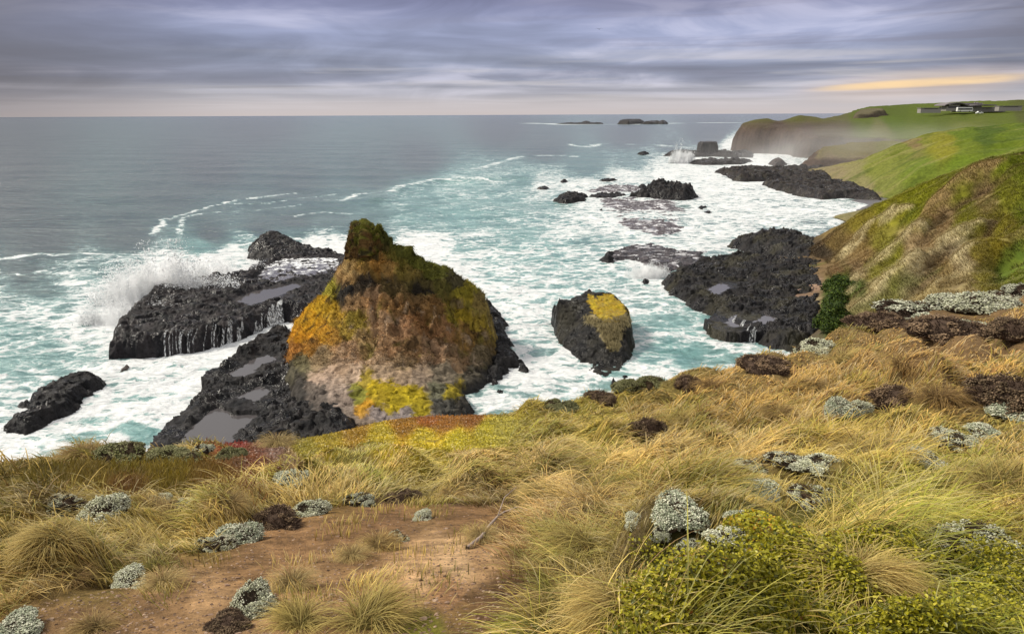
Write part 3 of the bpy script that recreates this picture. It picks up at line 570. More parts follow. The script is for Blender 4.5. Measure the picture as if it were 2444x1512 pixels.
shelf2 = rock('rock_shelf', 'long wet black shelf with thin waterfalls, beside the breaking wave left of the stack', [(258,850),(275,800),(345,735),(362,705),(470,692),(600,672),(640,640),(660,615),(800,612),(860,640),(860,720),(720,770),(690,762),(655,770),(600,795),(520,826),(440,842),(330,850)],
     lambda x, y: 2.5+0.25*fbm(x/9, y/9, 3, 3)+0.5*sstep(-38, -47, x), 0.16, 0.3, w=1.5, amp=0.8, scale=1.05, seed=8.0, power=0.4, pools=[(PX(p, z), z, 1.25) for p, z in P2]+[(PX(p, z), z, .35) for p, z in P2B], key='shelf2', lo=(.006,.006,.008), hi=(.034, .030, .032))
for p, z in P2:
    V, F = pool('', p, z, 1.5); obj('wave_wash', new_mesh('wave_wash', V, F), M_WASH, shelf2)
for p, z in P2B:
    V, F = pool('', p, z, .6); obj('tide_pool', new_mesh('tide_pool', V, F), M_POOL, shelf2)
waterfalls(shelf2, 'shelf2', [(330,850),(440,842),(520,826),(600,795),(650,772)], 0.3, 42, (0.05, 0.5), 4, (0.12, -1.0))
waterfalls(shelf2, 'shelf2', [(640,770),(668,764)], 0.3, 4, (0.7, 1.5), 9, (0.12, -1.0))
waterfalls(shelf2, 'shelf2', [(262,850),(275,800),(300,775)], 0.3, 4, (0.08, 0.2), 12, (-0.6, -0.8))
rock('rock', 'black domed rock at the seaward end of the long shelf, just left of the stack', [(585,612),(590,590),(630,575),(700,575),(735,592),(800,608),(760,625),(650,628)], lambda x, y: 3.3+0.25*fbm(x/4, y/4, 1, 2)-0.10*np.abs(x+58), 0.25, 0.3, w=4.0, amp=0.9, scale=1.3, seed=12.0)
rock('rock', 'low ragged black rock in the white water at the left edge', [(8,1035),(60,1040),(130,1012),(190,985),(215,950),(270,918),(262,905),(215,902),(160,905),(110,935),(70,955),(35,962),(60,985),(40,1005),(0,1020)], lambda x, y: 1.5+0.2*fbm(x/3, y/3, 2, 2), 0.11, 0.0, w=1.6, amp=0.75, scale=0.9, seed=15.0)
rock('rock', 'small brown washed rock between the long shelf and the low ragged rock', [(262,888),(300,872),(322,868),(320,880),(285,893)], 0.35, 0.12, 0.0, w=1.0, amp=0.4, scale=0.7, seed=18., lo=(.06, .05, .045), hi=(.12, .10, .09))
rock('rock_ledge', 'rubble ledge of black boulders along the right foot of the stack', [(1140,730),(1165,720),(1190,735),(1215,770),(1222,810),(1250,860),(1275,888),(1262,900),(1225,885),(1200,920),(1175,930),(1150,920),(1140,860)], lambda x, y: 1.25+0.3*fbm(x/3, y/3, 4, 2), 0.14, 0.0, w=1.8, amp=1.1, scale=0.85, seed=21.)
rock('rock', 'two lumps of black rock awash below the right foot of the stack', [(1168,935),(1195,925),(1215,930),(1205,940),(1180,945)], 0.5, 0.12, 0., w=0.8, amp=0.5, scale=.6, seed=22.)
rock('rock', 'tiny black rocks awash by the point of the moss topped stack', [(1450,912),(1462,905),(1476,910),(1470,918),(1456,920)], 0.5, 0.1, 0., w=0.6, amp=0.5, scale=.5, seed=23.)
rock('rock', 'small black rock just right of the pointed foot of the mossy stack', [(1480,900),(1490,892),(1500,898),(1496,908),(1484,908)], 0.6, 0.1, 0., w=0.6, amp=0.5, scale=.5, seed=24.)
# --- small mossy stack
def build_small():
    O = PX([(1318,765),(1322,800),(1345,830),(1370,850),(1395,880),(1420,895),(1450,903),(1490,885),(1508,850),(1518,820),(1515,780),(1505,740),(1480,715),(1400,715),(1345,735)], 0.0)
    O = np.concatenate([O[:10], at_y(np.array([1518,1505,1470,1400,1340.]), np.array([770,735,705,702,722.]), np.array([95,101,105,105.5,102.5]))])
    P = [at_y(a, b, y) for a, b, y in ((1322,708,101),(1340,698,103.5),(1360,700,103),(1395,692,104),(1468,693,104),(1490,725,100),(1505,760,95.5),(1400,720,100),(1440,740,96),(1400,770,93),(1470,760,93.5),(1380,790,92.5),(1440,800,90),(1490,800,91),(1440,860,86),(1400,840,88),(1350,770,97),(1340,800,95.5))]
    f = rbf_fit(np.array(P), 0.3)
    X, Y, Z, nx, ny = rock_field(O, lambda x, y: np.clip(f(x, y), 0.5, 6.2)-.3, 0.13, w=1.0, amp=0.5, scale=1.0, seed=30., power=0.45, jag=0.7)
    px, py = proj(X, Y, Z); wx = px+26*fbm(X/1.3, Y/1.3, 1., 6); wy = py+20*fbm(X/1.3, Y/1.3, 2., 6)
    moss = sdf(wx, wy, np.array([(1398,708),(1440,703),(1468,706),(1490,728),(1505,748),(1480,766),(1440,768),(1412,742)])) > 0
    hang = sdf(wx, wy, np.array([(1392,752),(1410,745),(1440,766),(1482,764),(1508,750),(1506,770),(1490,782),(1484,810),(1468,840),(1452,838),(1440,812),(1424,780),(1400,768)])) > 0
    col = basalt_cols(X, Y, Z, seed=30., lo=(.005, .005, .006), hi=(.027, .025, .022), olive=0.3)
    n = np.clip(.5+fbm(X/1.0, Y/1.0, 5., 4), 0, 1)[:, None]
    col = np.where(hang[:, None], lerp(np.array((.10, .085, .035)), np.array((.30, .24, .12)), n), col); col = np.where(moss[:, None], lerp(np.array((.28, .17, .01)), np.array((.36, .27, .015)), n), col)
    Z = np.where(moss, Z*0.5+0.5*np.clip(f(X, Y), .5, 6.2)-.2, Z)
    o = finish('sea_stack', X, Y, Z, nx, ny, col, M_BASALT, jit=0.35, key='small')
    tag(o, 'small black wedge shaped stack with golden moss on its flat top, alone in the surf', 'sea stack')
    # grass hanging over the front of it
    r = np.random.default_rng(4); pts = []; cols = []
    gx = r.uniform(X.min(), X.max(), 60000); gy = r.uniform(Y.min(), Y.max(), 60000); gz = hsample('small', gx, gy); qx, qy = proj(gx, gy, gz)
    m = inpoly(qx, qy, np.array([(1392,752),(1440,762),(1508,746),(1506,770),(1490,782),(1482,805),(1466,832),(1452,830),(1440,808),(1424,780),(1400,768)])); 
    return gx[m][:2600], gy[m][:2600], gz[m][:2600], o
SM = build_small()
# --- right-hand shelf under the hillside
PR = [([(1735,768),(1760,752),(1790,760),(1775,778),(1748,780)], 1.35), ([(1800,768),(1830,752),(1850,760),(1832,772)], 1.4), ([(1690,690),(1722,676),(1740,686),(1712,704)], 1.3), ([(1800,605),(1850,590),(1880,600),(1850,625),(1815,622)], 1.0)]
shelf3 = rock('rock_shelf', 'broad black rock shelf with small white pools, at the foot of the grassy hillside', [(1568,668),(1600,650),(1650,632),(1720,618),(1790,612),(1840,622),(1900,640),(1985,640),(1985,800),(1940,830),(1880,835),(1800,815),(1770,790),(1730,768),(1690,752),(1640,730),(1620,712),(1590,700)],
     lambda x, y: 1.35+0.055*(x-30)+0.9*fbm(x/9, y/9, 6, 3), 0.15, 0.5, w=2.2, amp=1.15, scale=.85, seed=40., pools=[(PX(p, z), z) for p, z in PR[:3]], olive=0.55, key='shelf3')
for p, z in PR[:3]:
    V, F = pool('', p, z, 0.8); obj('tide_pool', new_mesh('tide_pool', V, F), M_POOL, shelf3)
waterfalls(shelf3, 'shelf3', [(1620,712),(1640,730),(1690,752),(1730,768),(1770,790),(1800,815)], 0.3, 9, (0.15, 0.5), 5, (-0.45, -0.9), 3.0)
rock('rock', 'high knobbly olive black rock behind the broad shelf, below the hillside', [(1725,585),(1760,577),(1800,580),(1870,575),(1930,592),(1990,598),(1990,640),(1930,648),(1870,636),(1820,612),(1780,600)], lambda x, y: 2.3+1.9*np.exp(-((x-62)/7)**2)+0.6*fbm(x/5, y/5, 1, 3), 0.2, 0.5, w=2.8, amp=1.3, scale=1.0, seed=44., olive=0.5)
rock('rock', 'small black rock awash at the seaward corner of the broad shelf', [(1525,672),(1540,664),(1556,668),(1550,678),(1532,680)], 0.7, 0.15, 0., w=1.0, amp=0.5, scale=.7, seed=46.)
FL = dict(lo=(.055, .048, .055), hi=(.135, .118, .128))
rock('rock_shelf', 'flat purplish wave washed shelf in the middle of the bay', [(1430,622),(1445,600),(1490,588),(1560,580),(1640,600),(1700,600),(1690,640),(1640,640),(1590,655),(1560,640),(1500,620),(1470,628)], 0.55, 0.2, 0., w=2.5, amp=0.42, scale=1.2, seed=50., foam=.25, lo=(.03, .028, .032), hi=(.10, .088, .095))
rock('rock_shelf', 'half drowned purple shelf between the dark bay rock and the washed shelf', [(1395,455),(1440,440),(1520,440),(1600,470),(1640,500),(1640,540),(1610,560),(1555,566),(1500,545),(1450,520),(1420,503),(1440,485)], 0.16, 0.3, 0., w=5., amp=0.30, scale=1.6, seed=52., power=0.35, jag=1.6, base=-.5, foam=.36, **FL)
rock('rock', 'jagged black rock standing highest in the middle of the bay', [(1498,470),(1530,460),(1545,448),(1600,452),(1650,462),(1672,470),(1640,478),(1560,474)], lambda x, y: 2.6+1.6*np.exp(-((x-69)/8)**2), 0.32, 0.2, w=3.0, amp=1.5, scale=1.5, seed=54.)
rock('rock', 'low black rock at the seaward end of the bay rocks', [(1315,480),(1330,470),(1370,464),(1405,468),(1400,480),(1350,486)], 1.3, 0.25, 0.0, w=2.5, amp=0.9, scale=1.3, seed=56.)
rock('rock', 'thin black ridge of rock joining the bay rocks', [(1398,470),(1430,462),(1480,464),(1500,468),(1470,474),(1420,474)], 0.8, 0.25, 0.0, w=2.0, amp=0.7, scale=1.2, seed=58.)
for i, (pl, h, lb) in enumerate([([(1278,452),(1300,446),(1318,450),(1300,456)], .9, 'tiny black rock in foam, farthest seaward of the bay rocks'), ([(1332,436),(1345,429),(1360,434),(1345,440)], 1.3, 'little pointed black rock behind the seaward bay rocks'),
      ([(1425,432),(1450,427),(1480,431),(1450,436)], .8, 'flat black rock slab behind the half drowned shelf'), ([(1520,446),(1535,443),(1548,447),(1530,452)], 1.2, 'small black rock at the left shoulder of the jagged bay rock'),
      ([(1660,494),(1675,490),(1690,494),(1675,499)], .9, 'small black rock in the foam right of the jagged bay rock'), ([(1672,505),(1690,502),(1705,506),(1690,509)], .5, 'tiny rock awash just below another, right of the jagged bay rock'),
      ([(1420,502),(1435,499),(1450,503),(1435,507)], .6, 'tiny black rock at the corner of the half drowned shelf'), ([(1520,368),(1535,364),(1550,367),(1535,371)], 1.4, 'tiny black rock offshore of the square topped pillar'),
      ([(1425,620),(1440,608),(1470,606),(1475,622),(1450,632)], 1.2, 'ragged black rock at the seaward tip of the washed shelf')]):
    rock('rock', lb, pl, h, 0.28, 0.0, w=1.8, amp=0.7, scale=1.0, seed=60.+i)
# --- far ledges, pillar and reef
FAR = dict(lo=(.010, .009, .010), hi=(.045, .038, .036))
rock('rock_ledge', 'far black ledge carrying the square topped pillar, left of the headland', [(1582,372),(1600,366),(1680,366),(1800,366),(1800,378),(1700,374),(1620,378)], 2.8, 0.8, 0.0, w=6., amp=.7, scale=3.0, seed=70., **FAR)
rock('rock_ledge', 'thin far ledge streaming with white water below the pillar', [(1640,390),(1680,384),(1760,382),(1800,386),(1770,392),(1680,394)], 1.8, 0.7, 0.0, w=4., amp=0.7, scale=2.5, seed=71., **FAR)
rock('rock_ledge', 'grey black ledge running out below the pale bluff', [(1700,412),(1740,408),(1800,407),(1980,404),(1990,440),(1880,430),(1780,434),(1750,432),(1730,420)], 2.6, 0.6, 0.0, w=4., amp=0.9, scale=2.2, seed=72., olive=.3, **FAR)
rock('rock_ledge', 'dark ledge nearest the grey beach, below the far green hill', [(1815,442),(1850,438),(1920,440),(2020,440),(2100,470),(2110,486),(2020,475),(1960,478),(1900,466),(1850,455)], 2.4, 0.5, 0.0, w=3., amp=0.9, scale=1.8, seed=73., olive=.3, **FAR)
rock('rock_pillar', 'square topped dark rock pillar standing on the far ledge', [(1661,371),(1670,368.5),(1704,368.5),(1714,370.5),(1706,372.5),(1670,373)], lambda x, y: at_y(1690, 338, float(np.mean(y)))[2]+0*x, 0.6, 0.0, w=1.6, amp=0.35, scale=1.2, seed=74., power=.3, jag=.4, jit=.8, **FAR)
rock('rock', 'rounded dark rock in foam at the foot of the far headland', [(1830,392),(1845,386),(1870,386),(1880,394),(1850,397)], 3.2, 0.5, 0.0, w=4., amp=0.6, scale=1.5, seed=75., lo=(.05, .045, .045), hi=(.10, .085, .08))
for i, (pl, h, lb) in enumerate([([(1328,296),(1360,294.3),(1440,294.3),(1440,296.6),(1380,296.8)], 2.4, 'long low black reef on the horizon, left of the flat islet'), ([(1385,295.5),(1395,294.3),(1408,294.3),(1412,295.6),(1398,296.2)], 9., 'black hump rising from the left horizon reef'),
      ([(1474,296.5),(1480,294),(1535,293.6),(1540,295.5),(1500,297)], 13., 'largest flat topped black islet on the horizon'), ([(1530,296.4),(1545,294.4),(1580,294.3),(1580,296),(1550,296.6)], 8., 'lower saddle of black rock joining the two horizon islets'), ([(1568,296),(1575,294.2),(1592,294.2),(1594,296),(1580,296.6)], 11., 'smaller flat topped black islet at the right of the horizon reef')]):
    rock('islet', lb, pl, h, 4.0, 0.0, cat='islet', w=16., amp=0.6, scale=5., seed=80.+i, jag=.5, jit=1.0, power=.35, lo=(.012, .011, .011), hi=(.035, .03, .03))
# ------------------------------------------------------------------ grassy hillsides and far headland
M_HILL = mat_vcol('hill_turf', 0.95, 0.45, 0.9, 0.55, 0.30, 1.6, 0.1, 8)
def blades(root, az, L, t0, t1, w, col, seg=4, colt=None, floor=None, side=None, bend=1.3):
    """many grass blades as one ribbon mesh: root (n,3), az heading, L length, tilt from t0 to t1, w half width"""
    n = len(root); P = root.astype(float).copy(); ca = np.sin(az); sa = np.cos(az)
    sx = np.cos(az); sy = -np.sin(az)
    if side is not None: a2 = az+side; sx = np.cos(a2); sy = -np.sin(a2)
    V = np.empty((seg+1, 2, n, 3)); 
    for k in range(seg+1):
        u = k/seg; ww = w*(1-u)**0.6*(0.75+0.5*min(1, u*3)) if k < seg else w*0.05
        V[k, 0] = P-np.stack([sx*ww, sy*ww, 0*ww], 1); V[k, 1] = P+np.stack([sx*ww, sy*ww, 0*ww], 1)
        t = t0+(t1-t0)*((k+0.5)/seg)**bend; P = P+np.stack([ca*np.sin(t), sa*np.sin(t), np.cos(t)], 1)*(L/seg)[:, None]
        if floor is not None:
            P[:, 2] = np.maximum(P[:, 2], floor(P[:, 0], P[:, 1])+0.012*(k+1))
    V = V.reshape(-1, 3); idx = np.arange(n); F = []
    for k in range(seg):
        a = (k*2)*n+idx; F.append(np.stack([a, a+n, a+3*n, a+2*n], 1))
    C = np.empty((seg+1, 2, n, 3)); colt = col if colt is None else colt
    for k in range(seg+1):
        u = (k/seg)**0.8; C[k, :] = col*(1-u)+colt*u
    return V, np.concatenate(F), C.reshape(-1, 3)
def hill_grid(name, f, x0, x1, y0, y1, res, G, label, mask=None, zmin=-1.0, disp=None, p=5.0, warp=14, key=None, streak=None, gain=1.0):
    nx = int((x1-x0)/res); ny = int((y1-y0)/res)
    X, Y = np.meshgrid(np.linspace(x0, x1, nx), np.linspace(y0, y1, ny)); X = X.ravel(); Y = Y.ravel(); Z = f(X, Y)
    if disp is not None: Z = Z+disp(X, Y)
    px, py = proj(X, Y, Z); s = res*22
    wx = px+warp*fbm(X/s, Y/s, 11., 5)*1.5; wy = py+warp*fbm(X/s, Y/s, 21., 5)
    col = shep(wx, wy, G, p)
    if key: HF[key] = (X.reshape(ny, nx)[0], Y.reshape(ny, nx)[:, 0], Z.reshape(ny, nx).copy())
    if streak is not None: col = streak(X, Y, col)
    keep = Z > zmin
    if mask is not None: keep &= mask(X, Y)
    F = grid_faces(ny, nx, keep.reshape(ny, nx)); V, F, at = compact(np.stack([X, Y, Z], 1), F, {'Col': col})
    o = obj(name, new_mesh(name, V, F, at), M_HILL); o['kind'] = 'structure'; return o
# near hillside (right)
cB = [(1957,603,143),(1940,640,132),(1925,665,126),(1890,700,113),(1890,760,110),(1945,800,99),(1968,578,143),(2062,508,141),(2120,482,139),(2182,455,137),(2290,402,132),(2370,378,129),(2444,358,127),(2520,335,124),
      (2000,640,132),(1990,700,112),(2060,600,128),(2100,560,132),(2120,640,112),(2200,600,106),(2200,520,124),(2300,500,113),(2300,440,124),(2444,450,104),(2444,520,94),(2444,600,84),(2300,600,96),(2300,680,78),(2200,680,88),
      (2150,730,84),(2050,700,100),(2050,760,88),(1985,760,96),(1955,720,108),(2380,560,95),(2120,780,76),(2250,750,68),(2444,680,70),(2600,560,78),(2600,450,100)]
PB = [tuple(at_y(a, b, y)) for a, b, y in cB]+[(75,160,6),(95,165,10),(125,160,15),(60,158,1),(54,152,1),(36,82,-1),(33,92,-2),(31,105,-2),(40,128,-.5),(52,142,1.),(40,55,10),(55,45,16),(70,45,20),(30,60,5),(24,50,6),(110,60,28),(120,100,28),(28,72,1)]
fB0 = rbf_fit(np.array(PB), 1.0)
def hill_hit(f, px, py, r0=55, r1=200):
    d = ray(px, py); d = d/np.hypot(d[:, 0], d[:, 1])[:, None]; hit = np.full(len(d), float(r1)); done = np.zeros(len(d), bool)
    for r in np.linspace(r0, r1, 400):
        b = (CAMZ+d[:, 2]*r < f(d[:, 0]*r, d[:, 1]*r)) & ~done; hit[b] = r; done |= b
    return np.stack([d[:, 0]*hit, d[:, 1]*hit], 1)
SPURS = [([(2370,417),(2310,448),(2253,484),(2215,540),(2180,590)], 2.2, 3.0, 0), ([(2380,515),(2310,556),(2257,594),(2213,650),(2180,690)], 1.8, 2.4, 1), ([(2172,511),(2120,540),(2068,566),(2010,620)], 1.6, 2.2, 1), ([(2200,574),(2120,625),(2043,672),(2010,720)], 1.8, 2.6, 1), ([(2180,655),(2120,690),(2060,735)], 1.5, 2.0, 1), ([(2330,590),(2290,630),(2260,680)], 1.2, 1.8, 1),
         ([(2444,565),(2405,610),(2374,657)], -1.6, 2.2, 2), ([(2350,440),(2270,500),(2235,560),(2200,600)], -1.8, 2.4, 3), ([(2290,590),(2240,640),(2205,690)], -1.6, 2.0, 3), ([(2150,560),(2080,610),(2020,660)], -1.4, 2.0, 3), ([(2444,480),(2380,520),(2330,575)], -1.6, 2.2, 3), ([(2070,670),(2020,700),(2000,740)], -1.6, 2.0, 2)]
SPURS = [(hill_hit(fB0, np.array([q[0] for q in p], float), np.array([q[1] for q in p], float)), h, w_, k) for p, h, w_, k in SPURS]
def spur_d(x, y, i):
    q = fbm(x/6, y/6, 7.+i, 3); q2 = fbm(x/6, y/6, 27.+i, 3); return dline(x+3*q, y+3*q2, SPURS[i][0])
def dB(x, y):
    # gullies and spurs running down towards the cove
    a = math.radians(-10); u = x*math.cos(a)+y*math.sin(a); v = -x*math.sin(a)+y*math.cos(a)
    e = sstep(0, 7, fB0(x, y))
    w = v+4*fbm(x/22, y/22, 3., 3)
    sp = 0.0
    for i, (P, h, w_, k) in enumerate(SPURS): sp = sp+h*np.exp(-(spur_d(x, y, i)/w_)**2)
    return e*(sp+1.8*fbm(u/26, w/6.0, 1., 3)+1.6*(ridged(u/38, w/11, 4., 2)-.5)+0.5*fbm(x/2.6, y/2.6, 2., 3)+0.22*fbm(x/1.3, y/1.3, 6., 3))+0.12*fbm(x/1.5, y/1.5, 3., 3)
GB = [(2300,410,.155,.165,.012),(2400,380,.14,.165,.012),(2444,400,.13,.15,.012),(2200,470,.17,.175,.012),(2120,500,.185,.175,.015),(2060,530,.20,.165,.025),(1990,580,.17,.12,.045),(1965,600,.06,.045,.03),(1960,640,.15,.10,.05),
      (2050,580,.20,.14,.05),(2100,570,.19,.17,.03),(2200,520,.165,.17,.012),(2300,480,.14,.14,.015),(2400,460,.15,.15,.015),(2250,530,.24,.17,.085),(2350,470,.20,.155,.06),(2180,590,.26,.19,.10),(2130,600,.18,.175,.02),
      (2300,540,.155,.15,.015),(2400,540,.16,.14,.018),(2444,500,.11,.13,.012),(2050,640,.24,.17,.09),(2000,650,.20,.13,.065),(1940,680,.25,.165,.115),(1900,700,.27,.185,.145),(1890,760,.13,.10,.08),(1920,740,.24,.17,.13),(2080,640,.19,.175,.03),
      (2060,610,.23,.16,.07),(2200,640,.30,.24,.13),(2280,590,.30,.25,.15),(2150,660,.22,.20,.05),(2250,640,.20,.145,.06),(2300,620,.165,.105,.05),(2330,600,.19,.155,.03),(2400,600,.20,.16,.02),(2444,580,.16,.15,.02),(2350,660,.19,.165,.035),(2420,640,.14,.155,.02),
      (2440,620,.10,.14,.02),(2300,690,.24,.19,.09),(2200,710,.27,.215,.10),(2100,700,.27,.215,.10),(2050,740,.29,.23,.12),(2120,740,.22,.19,.04),(1985,690,.055,.085,.012),(1990,740,.05,.085,.012),(2005,660,.07,.10,.015),(1975,780,.06,.09,.014),(2010,700,.20,.19,.03),(2035,690,.055,.085,.015),(1955,760,.18,.13,.07),(1945,800,.11,.09,.06),(2200,600,.24,.17,.085)]
def streakB(x, y, col):
    a = math.radians(-10); u = x*math.cos(a)+y*math.sin(a); v = -x*math.sin(a)+y*math.cos(a)+4*fbm(x/22, y/22, 3., 3)
    for i, (P, h, w_, kk) in enumerate(SPURS):
        d = spur_d(x, y, i)+.8*fbm(x/1.5, y/1.5, 3.+i, 4); t_ = np.array([(.30, .20, .10), (.46, .39, .22), (.07, .11, .015), (.15, .10, .05)][kk]); col = lerp(col, t_, (sstep(w_*.75, .1, d)*.8)[:, None])
    k = .6*sstep(.12, .42, fbm(u/22, v/3.2, 33., 4))*sstep(.02, .10, col[:, 0]-0.10)*.75; col = lerp(col, np.array((.40, .33, .18)), k[:, None])
    k = sstep(.15, .45, fbm(u/16, v/4.0, 43., 4))*.6; col = lerp(col, np.array((.13, .085, .045)), k[:, None])
    k = sstep(.2, .45, fbm(u/12, v/5.0, 53., 4))*.6; return lerp(col, np.array((.08, .10, .015)), k[:, None])
hill_near = hill_grid('hillside', fB0, 22, 125, 40, 175, 0.24, GB, '', disp=dB, zmin=-1.0, key='B', streak=streakB, gain=1.65, mask=lambda x, y: (y > 40))
# fringe of matted grass on that hillside
def fringe():
    r = np.random.default_rng(11); n = 170000
    x = r.uniform(28, 100, n*3); y = r.uniform(55, 145, n*3); z = hsample('B', x, y); px, py = proj(x, y, z)
    m = (z > 3.2) & (px > 1930) & (px < 2520) & (py < 900); 
    x, y, z, px, py = [a[m][:n] for a in (x, y, z, px, py)]
    wx = px+20*fbm(x/5, y/5, 11., 4); wy = py+14*fbm(x/5, y/5, 21., 4); col = streakB(x, y, shep(wx, wy, GB, 5.0)*1.65)*r.uniform(.7, 1.35, (len(x), 1))
    pale = r.uniform(size=(len(x), 1)) < 0.20; tip = np.where(pale, col*0.4+np.array((.50, .42, .24))*0.7, col*1.25)
    keep = (col[:, 1] < col[:, 0]*1.25) & (fbm(x/3, y/3, 5., 3) > -0.35)
    x, y, z, col, tip = x[keep], y[keep], z[keep], col[keep], tip[keep]
    az = math.radians(-105)+0.9*fbm(x/9, y/9, 2., 3)+r.normal(0, .35, len(x))
    V, F, C = blades(np.stack([x, y, z-0.05], 1), az, r.uniform(.35, .85, len(x)), r.uniform(.1, .5, len(x)), r.uniform(1.5, 2.3, len(x)), r.uniform(.014, .04, len(x)), col*.7, 3, tip)
    o = obj('grass', new_mesh('grass', V, F, {'Col': C}), mat_leafy('hill_grass', 0.25, 0.7)); tag(o, 'matted tussock grass covering the steep hillside on the right', 'grass', kind='stuff')
fringe()
# green hill beyond
cC = [(1985,436,312),(2030,455,270),(2100,472,243),(2110,482,236),(2040,405,322),(2100,372,330),(2150,343,334),(2200,320,338),(2240,311,338),(2290,307,336),(2370,303,330),(2444,299,325),(2100,420,285),(2150,400,285),(2200,400,270),(2200,360,300),(2300,350,280),(2300,330,305),(2444,350,262),(2444,325,290),(2250,430,232),(2350,400,225),(2560,350,240),(2560,290,320)]
PC = [tuple(at_y(a, b, y)) for a, b, y in cC]+[tuple(at_z(a, b, -2.5)) for a, b in ((1965,440),(1990,452),(2030,468),(2070,480),(2105,494),(2150,497),(2190,500),(1965,420))]+[tuple(at_z(a, b, -6)) for a, b in ((1960,500),(2000,520),(2060,535),(2120,540))]+[(120,350,1),(150,375,4),(200,385,10),(260,385,14),(100,215,2),(140,200,4),(180,190,8)]
fC0 = rbf_fit(np.array(PC), 2.0)
GC = [(2444,310,.09,.125,.014),(2300,312,.085,.12,.014),(2350,315,.055,.085,.012),(2240,330,.16,.155,.02),(2200,330,.13,.14,.02),(2250,345,.18,.17,.02),(2150,350,.11,.13,.02),(2300,350,.11,.14,.015),(2400,350,.095,.13,.012),(2444,340,.10,.13,.012),
      (2200,400,.11,.145,.02),(2100,400,.14,.155,.03),(2100,440,.15,.16,.04),(2050,430,.18,.165,.07),(2000,440,.20,.165,.09),(2120,460,.13,.145,.03),(2040,450,.20,.17,.09),(2200,430,.12,.15,.02),(2300,390,.10,.14,.013),(2180,340,.15,.11,.05),(2090,470,.16,.14,.07)]
def streakC(x, y, col):
    k = sstep(.1, .4, fbm(x/30, y/6, 33., 4))*.55; col = lerp(col, np.array((.22, .20, .07)), k[:, None]); k = sstep(.1, .4, fbm(x/25, y/7, 43., 4))*.6; return lerp(col, np.array((.055, .08, .012)), k[:, None])
hill_grid('hillside', fC0, 95, 420, 185, 400, 0.9, GC, '', disp=lambda x, y: sstep(1, 6, fC0(x, y))*(2.6*fbm(x/40, y/13, 1., 4)+1.6*(ridged(x/40, y/16, 3., 3)-.5)+1.0*fbm(x/9, y/4, 2., 4)), zmin=.5, warp=26, gain=1.02, streak=streakC)
# grey beach at its foot
bp = PX([(2020,478),(2100,470),(2140,476),(2200,500),(2100,540),(2000,560),(1975,575),(2010,530),(2050,510),(2060,495)], 0.0)
bx, by = np.meshgrid(np.linspace(bp[:, 0].min()-4, bp[:, 0].max()+30, 160), np.linspace(bp[:, 1].min()-4, bp[:, 1].max()+4, 220)); bx = bx.ravel(); by = by.ravel()
bd = sdf(bx, by, bp)+2*fbm(bx/8, by/8, 1., 3); bz = np.clip(bd*0.10, -1, 1.2)
m_, t_, o_ = new_mat('beach_shingle'); P_ = t_.n('ShaderNodeNewGeometry').outputs['Position']
p_ = t_.n('ShaderNodeBsdfPrincipled', {'Base Color': t_.mix(t_.noise(P_, 0.8, 6, 0.7), (.055, .05, .052, 1), (.13, .118, .118, 1)), 'Roughness': 0.4}); t_.L.new(p_.outputs[0], o_.inputs[0])
V_, F_, _ = compact(np.stack([bx, by, bz], 1), grid_faces(220, 160, (bz > -.4).reshape(220, 160)), {}); ob = obj('beach', new_mesh('beach', V_, F_), m_); ob['kind'] = 'structure'
# far headland, hump and bluff as cliff-edged plateaus
def plateau(name, outline, ctrl, res, w, G, amp, key=None, strata=True, power=.5, p=5.0, col2=None):
    f = rbf_fit(np.array(ctrl, float), 2.0); O = np.asarray(outline, float)
    x0, y0 = O.min(0)-6; x1, y1 = O.max(0)+6; nx = int((x1-x0)/res); ny = int((y1-y0)/res)
    X, Y = np.meshgrid(np.linspace(x0, x1, nx), np.linspace(y0, y1, ny)); X = X.ravel(); Y = Y.ravel()
    d = sdf(X, Y, O)+w*0.55*fbm(X/w/2.2, Y/w/2.2, 3., 5); t = np.clip(d/w, 0, 1)
    st = t+0.05*np.sin(t*22+4*fbm(X/30, Y/30, 1., 2))*sstep(0, .2, t) if strata else t
    Z = lerp(-1.5, f(X, Y), np.clip(st, 0, 1)**power)+amp*fbm(X/w/1.5, Y/w/1.5, 5., 5)*np.clip(t*3, 0, 1)
    px, py = proj(X, Y, Z); wx = px+6*fbm(X/12, Y/12, 11., 4); wy = py+4*fbm(X/12, Y/12, 21., 4); col = shep(wx, wy, G, p)*.9
    steep = np.maximum(sstep(1.0, 0.7, t), .75*sstep(2080, 1980, px)*sstep(284, 300, py)) if amp == .8 else sstep(1.0, .7, t); rockc = lerp(np.array((.050, .037, .031)), np.array((.11, .08, .064)), np.clip(.5+.8*fbm(Z/1.8, X/40, Y/40, 4), 0, 1)[:, None]); col = lerp(col, rockc, steep[:, None])
    V, F, at = compact(np.stack([X+1.5*fbm(X/6, Y/6, Z/5, 3), Y+1.5*fbm(X/6, Y/6, Z/5+9, 3), Z], 1), grid_faces(ny, nx, (Z > -1).reshape(ny, nx)), {'Col': col})
    if key: HF[key] = (X.reshape(ny, nx)[0], Y.reshape(ny, nx)[:, 0], Z.reshape(ny, nx).copy())
    o = obj(name, new_mesh(name, V, F, at), M_HILL); o['kind'] = 'structure'; return o
def XY(px, py, Y): return tuple(at_y(px, py, Y)[:2])
